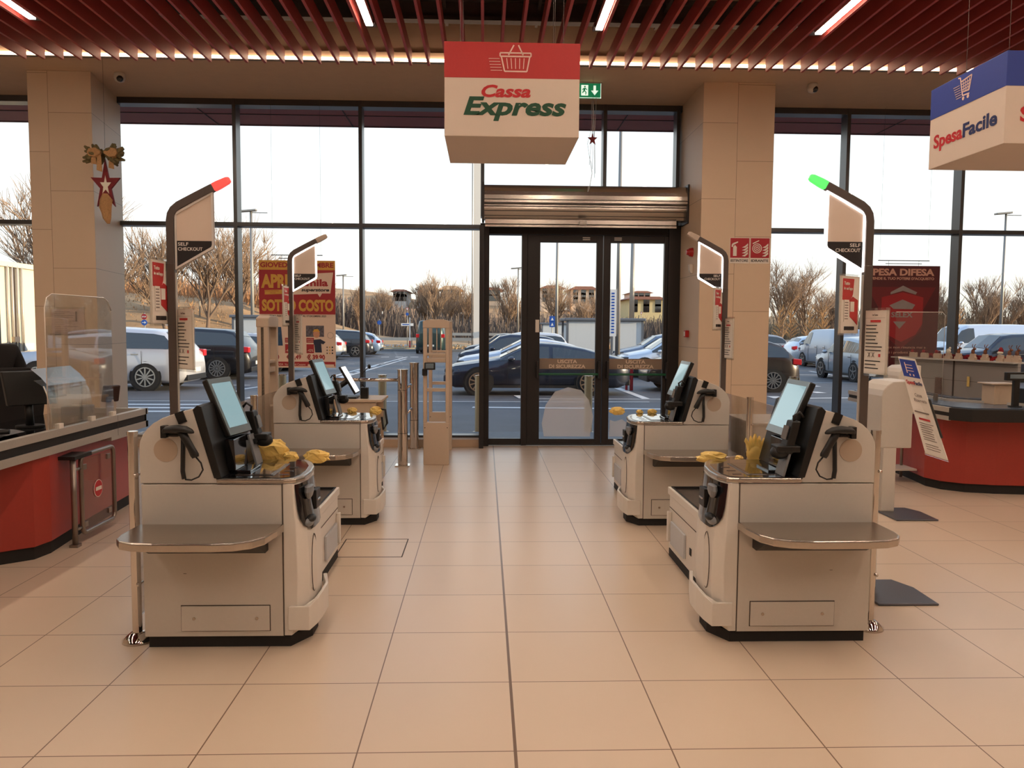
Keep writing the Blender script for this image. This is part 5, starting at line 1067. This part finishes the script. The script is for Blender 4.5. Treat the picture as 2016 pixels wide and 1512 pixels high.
        b.box(L*.24, L*.76, sg*w2*.99-.012, sg*w2*.99+.004, .2, .27, m_trimb); b.build('door_gap', t)
    b = MB(); b.box(L-.02, L+.015, -.25, .25, .48, .6, m_plate); b.build('number_plate', t)
    b = MB(); b.box(L*.985-.06, L+.01, -w2*.75, w2*.75, .26, .42, m_trimb); b.box(-.01, .08, -w2*.7, w2*.7, .26, .5, m_trimb); b.build('bumper_trim', t, bevel=.02)
    return t
car('suv', 4.7, 1.9, 1.69, (196, 198, 204), (-12.7, 22.65), 'silver white SUV parked beside the left column, nearest on the left', rim=m_rim, ns=10, wr=.37, fo=.18, wb=.60)
car('suv', 4.7, 1.9, 1.68, (24, 23, 26), (-12.3, 27.2), 'black SUV parked behind the silver white one', rim=m_rim, ns=14, wr=.37, fo=.18, wb=.60)
car('hatch', 4.1, 1.75, 1.48, (170, 172, 178), (-11.4, 31.8), 'silver hatchback hidden mostly by the sale poster')
car('hatch', 4.1, 1.78, 1.5, (216, 214, 210), (-11.6, 43.4), 'white hatchback just right of the sale poster')
car('suv', 4.4, 1.82, 1.55, (40, 42, 50), (-11.0, 47.4), 'dark crossover between the white and the pale blue hatchback')
car('hatch', 4.1, 1.75, 1.45, (150, 172, 200), (-10.6, 51.4), 'pale blue hatchback furthest in the left row')
car('coupe', 4.85, 1.85, 1.36, (36, 42, 58), (-1.05, 21.55), 'dark navy coupe with bronze wheels parked before the exit doors', rim=m_rimg, ns=10, wr=.345, fo=.185, wb=.59)
car('coupe', 4.7, 1.8, 1.4, (196, 202, 212), (-.9, 26.2), 'pale silver saloon directly behind the navy coupe')
car('hatch', 4.2, 1.78, 1.5, (34, 40, 58), (-1.0, 31.0), 'dark blue hatchback behind the pale saloon')
car('suv', 4.3, 1.8, 1.56, (206, 206, 206), (-.5, 32.8+2.2), 'white estate car with tall red tail lights behind the saloon')
car('hatch', 4.2, 1.8, 1.45, (26, 28, 34), (-1.0, 40.5), 'black hatchback far behind the navy coupe')
car('hatch', 4.4, 1.8, 1.46, (214, 220, 228), (4.85, 29.2), 'white car with its headlight towards the exit door glass', wr=.34)
car('hatch', 4.4, 1.8, 1.5, (120, 128, 142), (5.6, 34.5), 'grey blue car behind the white one by the cart shelter')
car('hatch', 4.3, 1.78, 1.5, (58, 48, 40), (4.55, 22.9), 'dark brown hatchback whose tail shows right of the right column', ns=12, rim=m_rim, wr=.33, fo=.19, wb=.615)
car('hatch', 4.0, 1.72, 1.48, (214, 222, 230), (19.3, 40.3), 'white hatchback parked nose right beyond the brown one', rz=math.pi, ns=9)
car('van', 4.4, 1.8, 1.78, (150, 162, 178), (16.1, 38.8), 'silver people carrier behind the dark pole with green lamp', rz=R(-90))
car('hatch', 4.1, 1.75, 1.5, (150, 152, 158), (13.2, 45.5), 'silver hatchback roof showing beyond the brown hatchback')
car('hatch', 4.2, 1.78, 1.5, (150, 162, 174), (13.2, 29.8), 'pale grey hatchback with red tail light behind the info panel', rz=R(-90))
car('van', 5.0, 1.95, 2.02, (222, 226, 232), (19.4, 35.0), 'long white van beyond the right window post', wr=.34, fo=.17, wb=.62)
car('suv', 4.5, 1.85, 1.66, (44, 50, 60), (15.8, 27.5), 'dark SUV in front of the long white van')
car('hatch', 4.2, 1.78, 1.5, (70, 110, 170), (18.2, 33.0-1.9), 'blue car beside the dark red shield poster')
car('van', 5.0, 1.95, 2.2, (34, 58, 56), (-3.55, 57.8), 'dark green van driving away behind the beige gate', rz=R(-90))
# lorry with white box
t = thing('lorry', 'white box lorry with rear doors lit by the sun at the far left', 'lorry', (-20.98, 23.4, gz(23)), 0)
m_lor = M('lorry_white', (226, 214, 190), .5, noise=.02); b = MB(); b.box(0, 7.6, -1.2, 1.2, .62, 3.5, m_lor); b.build('cargo_box', t, bevel=.03)
b = MB()
for y in (-.35, -.12, .12, .35): b.tube([(7.66, y, .75), (7.66, y, 3.4)], .03, m_alu, 6)
b.box(7.6, 7.68, -1.22, 1.22, 3.36, 3.5, m_lor); b.box(7.6, 7.66, -.02, .02, .65, 3.4, m_seam); b.box(7.6, 7.7, -.15, .1, 1.25, 1.4, m_gt); b.box(7.61, 7.63, .4, .95, 1.0, 1.2, m_plate); b.build('rear_doors', t)
b = MB(); b.box(-.2, 7.5, -1.0, 1.0, .42, .62, m_trimb); b.build('chassis', t); b = MB(); b.box(-2.0, -.1, -1.1, 1.1, .4, 2.5, m_lor); b.build('cab', t, bevel=.1)
for x in (-1.2, 6.4):
    for sg in (1, -1): b = MB(); b.cyl((x, sg*.95, .45), .45, sg*.25, m_tyre, 24, 'y'); b.build('wheel', t)
b = MB(); b.box(7.3, 7.7, -1.1, 1.1, .5, .62, m_gt); b.build('rear_bumper', t)

# ------------------------------------------------------------------ land beyond the car park
GX = [-160, -110, -80, -62, -50, -40, -32, -26, -20, -12, -4, 4, 12, 20, 30, 42, 60, 85, 120, 200]
def bank_h(x, y):
    """height of the land: a grassy bank on the left, a wooded hill behind"""
    left = 5.2/(1+math.exp((x+19)/4.5)); s1 = min(1, max(0, (y-66)/16)); h = left*s1*s1*(3-2*s1)
    s2 = min(1, max(0, (y-112)/45)); hill = (6.3-2.2/(1+math.exp(-(x-14)/6)))*s2*s2*(3-2*s2)
    return h+max(0, hill-left*.4)
vs = []; fs = []; nx = 90; ny = 44
for j in range(ny):
    y = 60+140*(j/(ny-1))**1.25
    for i in range(nx):
        x = -150+330*i/(nx-1); z = GZ+bank_h(x, y)+(.25*math.sin(x*.35+y*.2)*math.cos(y*.31) if y > 70 else 0)-(.05 if j == 0 else 0); vs.append((x, y, z if y < 66 else z))
for j in range(ny-1):
    for i in range(nx-1): fs.append((j*nx+i, j*nx+i+1, (j+1)*nx+i+1, (j+1)*nx+i))
m_bank = M('dry_grass', (172, 138, 100), .95, noise=.4, ns=.35, bump=.6)
o = MB().add(vs, fs, m_bank, True).build('terrain', fix=False); struct(o)
m_road = M('road_asphalt', (132, 124, 120), .8, noise=.1, ns=.5)
b = MB(); b.box(-150, 200, 58, 62, GZ, GZ+.05, m_road); b.box(-150, 200, 57.4, 58, GZ, GZ+.16, m_pave); struct(b.build('road'))
b = MB(); b.cyl((-9, 70, GZ+.02), 8.5, .12, M('roundabout_verge', (150, 138, 112), .9, noise=.3, ns=.6), 40); b.cyl((-9, 70, GZ+.1), 5, .1, M('cobble_apron', (120, 122, 126), .8, noise=.1, ns=3), 40); struct(b.build('ground_roundabout'))
def rail(y, x0, x1, z, label, nm='guard_rail'):
    t = thing(nm, label, 'guard rail', (x0, y, z)); b = MB(); b.prism([(-.03, .45), (.03, .5), (-.03, .55), (.03, .62), (-.03, .7)], 'x', 0, x1-x0, M('galvanised', (168, 168, 166), .4, .6)); b.build('beam', t)
    b = MB(); x = 0
    while x < x1-x0: b.box(x, x+.1, 0, .08, -.3, .6, m_gt); x += 2.5
    b.build('post', t)
rail(66, -26, 2, .05, 'pale metal guard rail along the road left of the exit doors'); rail(66, 8, 60, .05, 'metal guard rail along the road right of the cart shelters'); rail(74, -4, 12, .4, 'short far guard rail behind the roundabout')

# bare trees
m_bark = M('bark', (124, 104, 88), .9, noise=.2, ns=3); m_twigs = M('winter_twigs', (162, 136, 112), .9, noise=.2, ns=2)
def make_tree(seed, h, spread=1.0, dens=1.0, lev=5):
    random.seed(seed); tb = MB(); cb = MB()
    def grow(p, d, ln, r_, k):
        segs = 3 if k < 2 else 2; pts = [p]; dd = d.copy()
        for i in range(segs):
            dd = (dd+Vector((random.uniform(-.16, .16), random.uniform(-.16, .16), random.uniform(.02, .2)))).normalized(); pts.append(pts[-1]+dd*ln/segs)
        rads = [r_*(1-.5*i/segs) for i in range(segs+1)]
        (tb if k < 2 else cb).tube(pts, r_, m_bark if k < 3 else m_twigs, 5 if k < 2 else 3, caps=False, rads=rads)
        if k >= lev: return
        n = (4 if k < 3 else 3) if random.random() < dens else 3
        if k == 0: n = 6
        for i in range(n):
            f_ = random.uniform(.35, 1.0) if k else random.uniform(.45, 1.0); q = pts[min(segs, int(f_*segs))]; a = random.uniform(0, 2*math.pi); sp_ = random.uniform(.35, .85)*spread
            nd = (dd+Vector((math.cos(a), math.sin(a), random.uniform(-.1, .35)))*sp_).normalized(); grow(q, nd, ln*random.uniform(.62, .86), max(r_*.56, .013), k+1)
    grow(Vector((0, 0, -.3)), Vector((random.uniform(-.1, .1), 0, 1)), h*.30, h*.0125, 0)
    return tb, cb
def tree_proto(seed, h, **k):
    tb, cb = make_tree(seed, h, **k); t = thing('bare_tree', 'x', 'tree', (0, 0, 0), group='bare winter trees'); tb.build('trunk', t, fix=False); cb.build('branches', t, fix=False); return t
protos = [tree_proto(1, 12), tree_proto(2, 11, spread=.8), tree_proto(5, 12, spread=1.15), tree_proto(7, 9, spread=.6), tree_proto(9, 10, spread=.7)]
used = [False]*5
TL = [(-36, 68, 0, 1.15, 'tall bare tree left of the left column'), (-31.5, 66, 2, 1.0, 'bare tree just left of the left column edge'), (-27, 70, 1, 1.0, 'tall bare tree right beside the left column'), (-24.5, 72, 0, .82, 'bare tree with dense twigs right of the left column'), (-22.3, 74, 2, .9, 'wide spreading bare tree behind the red lamp pole sign'), (-19.5, 78, 1, .62, 'small bare tree on the sunny bank'), (-17.2, 80, 4, .72, 'thin bare tree at the right end of the sunny bank'),
 (-14.2, 92, 3, .6, 'low bare tree between the poster and its window post'), (-12.5, 100, 0, .5, 'low brown tree at the foot of the hill right of the poster'), (-8, 104, 3, .85, 'slim bare tree before the bluish house'), (-6.2, 100, 4, .9, 'bare tree on the right flank of the bluish house'), (-4.6, 108, 2, .75, 'bare tree between the bluish house and the white pylon'), (-2.4, 104, 1, .7, 'bare tree just left of the white pylon'),
 (2.6, 100, 3, .95, 'tall slim bare tree seen through the side glass of the exit'), (5.2, 104, 4, .6, 'bare tree at the side glass edge of the exit'), (9.5, 106, 0, .72, 'bare tree seen through the first exit leaf'), (12.5, 104, 1, .6, 'dark bare tree right of the first exit leaf pole'), (14.6, 110, 2, .6, 'bare tree by the second exit leaf'),
 (29, 78, 0, .95, 'dense bare tree just right of the right column'), (32.5, 80, 2, .9, 'bare tree with glowing crown right of the right column'), (36, 82, 1, .82, 'bare tree left of the second right window post'), (39, 88, 4, .6, 'low bare tree behind the green lamp pole'), (45, 82, 3, 1.05, 'slim bare tree right of the shield poster'), (48, 84, 4, .95, 'bare tree before the right window post'), (51.5, 82, 3, 1.1, 'tall slim bare tree right of the last window post'), (54.5, 84, 1, .85, 'bare tree by the right lamp post'), (57.5, 83, 3, 1.1, 'tall bare tree right of the right lamp post'), (61, 86, 4, 1.05, 'bare tree at the right picture edge'), (65, 84, 1, .95, 'outermost bare tree on the right')]
for i, (x, y, p, s_, lb_) in enumerate(TL):
    o = protos[p] if not used[p] else copy_tree(protos[p]); used[p] = True
    o.location = (x, y, GZ+bank_h(x, y)-.2); o.rotation_euler = (0, 0, i*1.7); o.scale = (s_*(1.7 if x < 20 else 1.35),)*3; o['label'] = lb_
# young staked trees with a few pale leaves
m_young = M('young_leaf', (196, 150, 96), .9, noise=.2)
def young():
    t = thing('young_tree', 'x', 'tree', (0, 0, 0), group='young trees along the verge'); b = MB(); b.tube([(0, 0, 0), (0, 0, 1.8), (.05, 0, 3.4)], .04, m_bark, 5, rads=[.05, .04, .02]); b.build('trunk', t, fix=False)
    b = MB(); random.seed(12)
    for k in range(90): z = random.uniform(1.3, 3.5); a = random.uniform(0, 6.28); q = .55*(1-(z-1.2)/2.8)+.1; b.tube([(0, 0, z-.25), (q*math.cos(a), q*math.sin(a), z+.15)], .012, m_young, 3, caps=False)
    b.build('foliage', t, fix=False); return t
y0 = young()
for i, (px, lb_) in enumerate(((1541, 'pale young tree nearest the right column'), (1563, 'second pale young tree right of the right column'), (1601, 'pale young tree above the white hatchback'), (1628, 'thin pale young tree beside the window post'), (1845, 'orange young tree right of the shield poster'), (1905, 'pale young tree right of the last window post'))):
    o = y0 if i == 0 else copy_tree(y0); Y = 60; o.location = (atZ(px, 669, 0).x*0+(px-954)/1582*Y, Y, GZ); o['label'] = lb_
# scrub
def scrub(name, label, cells, n, seed, col, hmin, hmax, wdt=.05):
    random.seed(seed); b = MB(); m = M('scrub_%d' % seed, col, .95, noise=.35, ns=.4); vs = []; fs = []
    for k in range(n):
        x0, x1, y0_, y1_ = random.choice(cells); x = random.uniform(x0, x1); y = random.uniform(y0_, y1_); z = GZ+bank_h(x, y)-.1; h = random.uniform(hmin, hmax)*random.uniform(.5, 1); dx = random.uniform(-.35, .35)*h; w_ = wdt*random.uniform(.5, 1.6); i0 = len(vs)
        q = random.uniform(-1, 1)*w_; vs += [(x-w_, y-q, z), (x+w_, y+q, z), (x+dx+w_*.5, y+q*.5, z+h), (x+dx-w_*.5, y-q*.5, z+h)]; fs.append((i0, i0+1, i0+2, i0+3))
    b.add(vs, fs, m); o = b.build(name, fix=False); tag(o, label, 'undergrowth', kind='stuff')
scrub('undergrowth', 'brown winter scrub on the sunny left bank', [(-60, -17, 84, 96), (-60, -17, 80, 90)], 5000, 31, (176, 130, 92), .6, 2.0, .035)
scrub('dry_grass_tufts', 'orange dry grass covering the left bank', [(-60, -16, 66, 84)], 7000, 32, (178, 142, 104), .12, .35, .03)
scrub('undergrowth', 'dark brown scrub at the foot of the hill behind the roundabout', [(-18, 0, 92, 104), (0, 20, 92, 106), (20, 30, 92, 106)], 9000, 33, (100, 90, 84), 1.2, 3.6, .05)
scrub('undergrowth', 'lighter brush on the wooded hill behind the roundabout', [(-22, 24, 112, 134), (-48, -16, 94, 120)], 7000, 34, (150, 128, 112), 1.2, 3.8, .05)
scrub('undergrowth', 'grey brown wood behind the right car rows', [(24, 80, 84, 100), (40, 90, 84, 96)], 9000, 35, (138, 124, 104), 1.6, 5.0, .045)
scrub('dry_grass_tufts', 'straw coloured verge between road and car park', [(-40, 6, 63, 68), (10, 90, 63, 72)], 9000, 36, (184, 152, 116), .15, .5, .05)
# houses on the hill
m_tile = M('roof_tiles', (150, 104, 88), .8, noise=.1, ns=3)
def house(px0, px1, Y, ytop, ybot, col, label, gable=True, fl=2, roofc=None):
    x0, x1 = atY(px0, 600, Y).x, atY(px1, 600, Y).x; zb = atY((px0+px1)/2, ybot, Y).z; zt = atY((px0+px1)/2, ytop, Y).z; w_ = x1-x0; t = thing('house', label, 'house', (x0, Y, zb)); m = M('wall_%d_%d_%d' % col, col, .8, noise=.04, ns=1); h = (zt-zb)*.8
    MB().box(0, w_, 0, 9, -3, h, m).build('walls', t)
    b = MB(); b.prism([(-.5, h), (w_+.5, h), (w_*.5+1, zt-zb), (w_*.5-1, zt-zb)] if gable else [(-.6, h), (w_+.6, h), (w_*.85, zt-zb), (w_*.15, zt-zb)], 'y', -.6, 9.5, roofc or m_tile); b.build('roof', t)
    b = MB(); n = max(3, int(w_/2.6))
    for f in range(fl):
        for i in range(n):
            cx = w_*(i+.5)/n; cz = h*(f+.55)/fl; w1 = MB(); w1.box(cx-.45, cx+.45, -.06, .0, cz-.6, cz+.6, m_cglass); w1.build('window', t)
    return t
house(822, 858, 135, 562, 598, (178, 186, 200), 'bluish gabled house on the wooded hill', fl=2, roofc=M('pale_roof', (196, 190, 184), .8)); house(775, 800, 140, 570, 590, (196, 190, 182), 'small grey house at the left end of the hill', False, 2)
house(868, 905, 140, 563, 600, (232, 198, 150), 'sunlit cream house right of the bluish one', True, 3, M('pale_roof2', (222, 190, 160), .8))
house(955, 985, 150, 566, 592, (226, 200, 170), 'cream house seen through the exit side glass', False, 2); house(1066, 1108, 145, 562, 592, (232, 206, 178), 'cream hill house seen through the first exit leaf', True, 3); house(1125, 1172, 148, 564, 596, (222, 198, 172), 'terraced cream house behind the first exit leaf edge', False, 3)
house(1238, 1307, 120, 584, 613, (216, 196, 146), 'yellow two floor house with red roof seen through the second exit leaf', False, 2); house(1318, 1356, 125, 586, 612, (190, 160, 130), 'brown house just left of the right column', False, 2); house(1245, 1280, 150, 573, 592, (214, 188, 176), 'pinkish house above the yellow one', True, 2)
house(908, 925, 120, 614, 640, (226, 214, 200), 'small white gatehouse beside the white pylon', False, 1, M('white_flat', (232, 226, 218), .7))

# ------------------------------------------------------------------ street furniture
m_lp = M('lamp_post_grey', (150, 146, 140), .5, .5)
def lamp(px, Y, ytop, label, rad=.07, hd=True):
    x = atY(px, 600, Y).x; zt = atY(px, ytop, Y).z; t = thing('lamp_post', label, 'lamp post', (x, Y, GZ), group='car park lamp posts'); b = MB(); b.tube([(0, 0, 0), (0, 0, zt-GZ)], rad, m_lp, 8, rads=[rad*1.2, rad*.7]); b.build('pole', t)
    if hd: b = MB(); b.obox((-.15, 0, zt-GZ), (.45, 0, .04), (0, .16, 0), (0, 0, .05), m_lp); b.box(.0, .9, -.03, .03, zt-GZ-.12, zt-GZ-.08, m_lp); b.build('lamp_head', t, bevel=.02)
lamp(497, 45, 415, 'tall lamp post right of the first window post', .1); lamp(393, 75, 531, 'thin lamp post behind the silver white SUV', .08); lamp(676, 72, 542, 'thin lamp post between poster and window post', .08); lamp(1020, 66, 528, 'lamp post seen through the side glass of the exit', .07)
lamp(1096, 50, 440, 'lamp post seen through the first exit leaf', .09); lamp(1217, 31, 258, 'tall dark pole seen through the second exit leaf', .085, False); lamp(1972, 45, 420, 'lamp post at the right edge of the windows', .08); lamp(1244, 80, 460, 'pale pillar beyond the second exit leaf', .25, False)
t = thing('pylon', 'tall white pylon rising just left of the exit door frame', 'pylon', (atY(939, 600, 62).x, 62, GZ)); b = MB(); b.box(-.27, .27, -.25, .25, 0, 17, M('pylon_white', (236, 226, 212), .5)); b.build('shaft', t); b = MB(); b.tube([(-.36, -.3, 0), (-.36, -.3, 17.5)], .05, m_lp, 6); b.build('mast', t)
def cartshelter(x0, x1, Y, label, h=2.1):
    t = thing('trolley_shelter', label, 'trolley shelter', (x0, Y, GZ), group='trolley shelters'); m_sg = M('shelter_grey', (112, 116, 122), .5, .4); w_ = x1-x0
    b = MB(); b.box(-.1, w_+.1, -.1, 2.6, h, h+.14, m_sg); b.build('roof', t, bevel=.03)
    for x in (0, w_-.1):
        for y in (0, 2.4): MB().box(x, x+.1, y, y+.1, 0, h, m_sg).build('post', t)
    MB().box(.1, w_-.1, .04, .06, .25, h, M('shelter_panel', (214, 216, 214), .5, noise=.03)).build('side_panel', t)
cartshelter(3.98, 6.0, 39, 'grey framed trolley shelter seen through the first exit leaf'); cartshelter(6.15, 7.75, 39, 'grey framed trolley shelter seen through the second exit leaf'); cartshelter(4.25, 6.2, 60, 'small trolley shelter behind another shelter', 2.0); cartshelter(-12.4, -9.4, 40, 'blue grey roofed trolley shelter left of the sale poster', 2.15)
def post_sign(px, Y, ytop, label, parts):
    x = atY(px, 640, Y).x; zt = atY(px, ytop, Y).z; t = thing('road_sign', label, 'road sign', (x, Y, GZ), group='road signs'); b = MB(); b.tube([(0, 0, 0), (0, 0, zt-GZ)], .035, m_lp, 6); b.build('post', t)
    for kind, yc, rpx, mat, mat2 in parts:
        z = atY(px, yc, Y).z-GZ; r_ = rpx*Y/1582; b = MB()
        if kind == 'disc': b.cyl((0, -.05, z), r_, -.02, mat, 24, 'y'); b.cyl((0, -.07, z), r_*.85, -.005, mat2, 24, 'y')
        elif kind == 'sq': b.box(-r_, r_, -.07, -.05, z-r_, z+r_, mat); b.poly([(-r_*.5, z-r_*.5), (r_*.5, z-r_*.5), (0, z+r_*.6)], (0, -.071, 0), X_, Z_, mat2, .005)
        elif kind == 'tri': b.poly([(-r_, z+r_*.8), (r_, z+r_*.8), (0, z-r_)], (0, -.06, 0), X_, Z_, mat, .01); b.poly([(-r_*.6, z+r_*.55), (r_*.6, z+r_*.55), (0, z-r_*.6)], (0, -.075, 0), X_, Z_, mat2, .01)
        elif kind == 'bar': b.box(-r_, r_, -.07, -.05, z-r_*.22, z+r_*.22, mat); b.box(-r_*.8, r_*.3, -.073, -.07, z-r_*.08, z+r_*.08, mat2)
        elif kind == 'arrow': b.cyl((0, -.05, z), r_, -.02, mat, 24, 'y'); b.poly([(-r_*.7, z-.1*r_), (.1*r_, z-.1*r_), (.1*r_, z-.45*r_), (r_*.7, z), (.1*r_, z+.45*r_), (.1*r_, z+.1*r_), (-r_*.7, z+.1*r_)], (0, -.071, 0), X_, Z_, mat2, .006)
        elif kind == 'stop': b.cyl((0, -.05, z), r_, -.02, mat, 8, 'y'); b.text('STOP', (0, -.072, z-r_*.25), X_, Z_, r_*.5, mat2, wd=r_*1.5, al='C', bold=.02, th=.004)
        b.build('sign_face', t)
m_sb = M('sign_road_blue', (30, 84, 170), .5); m_sw = M('sign_road_white', (226, 226, 224), .5); m_sr = M('sign_road_red', (160, 30, 40), .5); m_sy = M('sign_road_yellow', (226, 190, 60), .5)
post_sign(285, 45, 616, 'stop sign above a blue arrow disc beside the left column', [('stop', 623.5, 5.6, m_sr, m_sw), ('arrow', 635, 5.6, m_sb, m_sw)])
post_sign(747, 68, 628, 'blue disc sign on a yellow post left of the beige gate', [('disc', 635, 4.2, m_sb, m_sb)]); post_sign(802, 66, 604, 'give way triangle above a blue disc at the roundabout', [('tri', 609, 3.4, m_sr, m_sw), ('disc', 618.5, 3, m_sb, m_sb), ('bar', 639, 12, m_sw, m_sb)])
post_sign(1087, 52, 620, 'two blue square signs seen through the first exit leaf', [('sq', 628, 5.5, m_sb, m_sw), ('sq', 638.5, 5.5, m_sb, m_sw)]); post_sign(1262, 90, 612, 'small give way sign before the yellow house', [('tri', 617, 3, m_sr, m_sw)])
def pole(px, yb, ytop, label, mat, rpx=1.3, redbase=None, nm='marker_post'):
    p = atZ(px, yb, GZ); zt = atY(px, ytop, p.y).z; r_ = rpx*p.y/1582; t = thing(nm, label, 'post', (p.x, p.y, GZ)); MB().cyl((0, 0, 0), r_, zt-GZ, mat, 8).build('shaft', t)
    if redbase: z = atY(px, redbase, p.y).z-GZ; MB().cyl((0, 0, 0), r_*1.5, z, m_sr, 8).build('red_base', t)
pole(807, 688, 625, 'thin white marker post with red base near the roundabout', m_sw, 1, 671); pole(753, 672, 613, 'white post near the blue disc sign', m_sw, 1)
t = thing('red_post', 'short red post behind the second exit leaf under the panic bar', 'post', (atZ(1228, 762, GZ).x, 22.6, GZ)); MB().cyl((0, 0, 0), .05, .75, m_sr, 10).build('shaft', t); MB().cyl((-.14, 0, 0), .035, .75, m_sr, 10).build('second_tube', t)
t = thing('vertical_banner', 'narrow white banner with faint blue marks on the dark pole', 'banner', (atY(1207, 600, 30.9).x, 30.9, 2.2)); MB().box(-.13, .13, -.02, .02, -.9, .9, m_sw).build('banner_sheet', t); b = MB()
for i in range(14): b.box(-.06, .05, -.026, -.02, -.78+i*.115, -.72+i*.115, m_sb)
b.build('blue_marks', t); MB().box(-.2, -.12, -.02, .02, .2, 1.5, m_trimb).build('bracket', t)
m_ob = M('bollard_cream', (204, 184, 150), .35, .5)
for i, (px, Y, lb_) in enumerate(((1158, 12.75, 'satin steel bollard outside the first exit leaf'), (943, 12.75, 'satin steel bollard outside left of the exit door frame'), (1560, 12.75, 'satin steel bollard outside behind the right machine'), (753, 12.75, 'satin steel bollard outside behind the desk microphone'), (556, 12.75, 'satin steel bollard outside behind the left anti-theft gate'), (1700, 12.75, 'satin steel bollard outside by the right leaflet pole'))):
    t = thing('outdoor_bollard', lb_, 'bollard', (atY(px, 800, Y).x, Y, -.06), group='bollards outside the windows'); b = MB(); b.cyl((0, 0, 0), .065, .9, m_ob, 20); b.cyl((0, 0, .9), .07, .015, m_chrome, 20); b.build('tube', t); MB().cyl((0, 0, 0), .1, .012, m_ob, 20).build('foot', t)
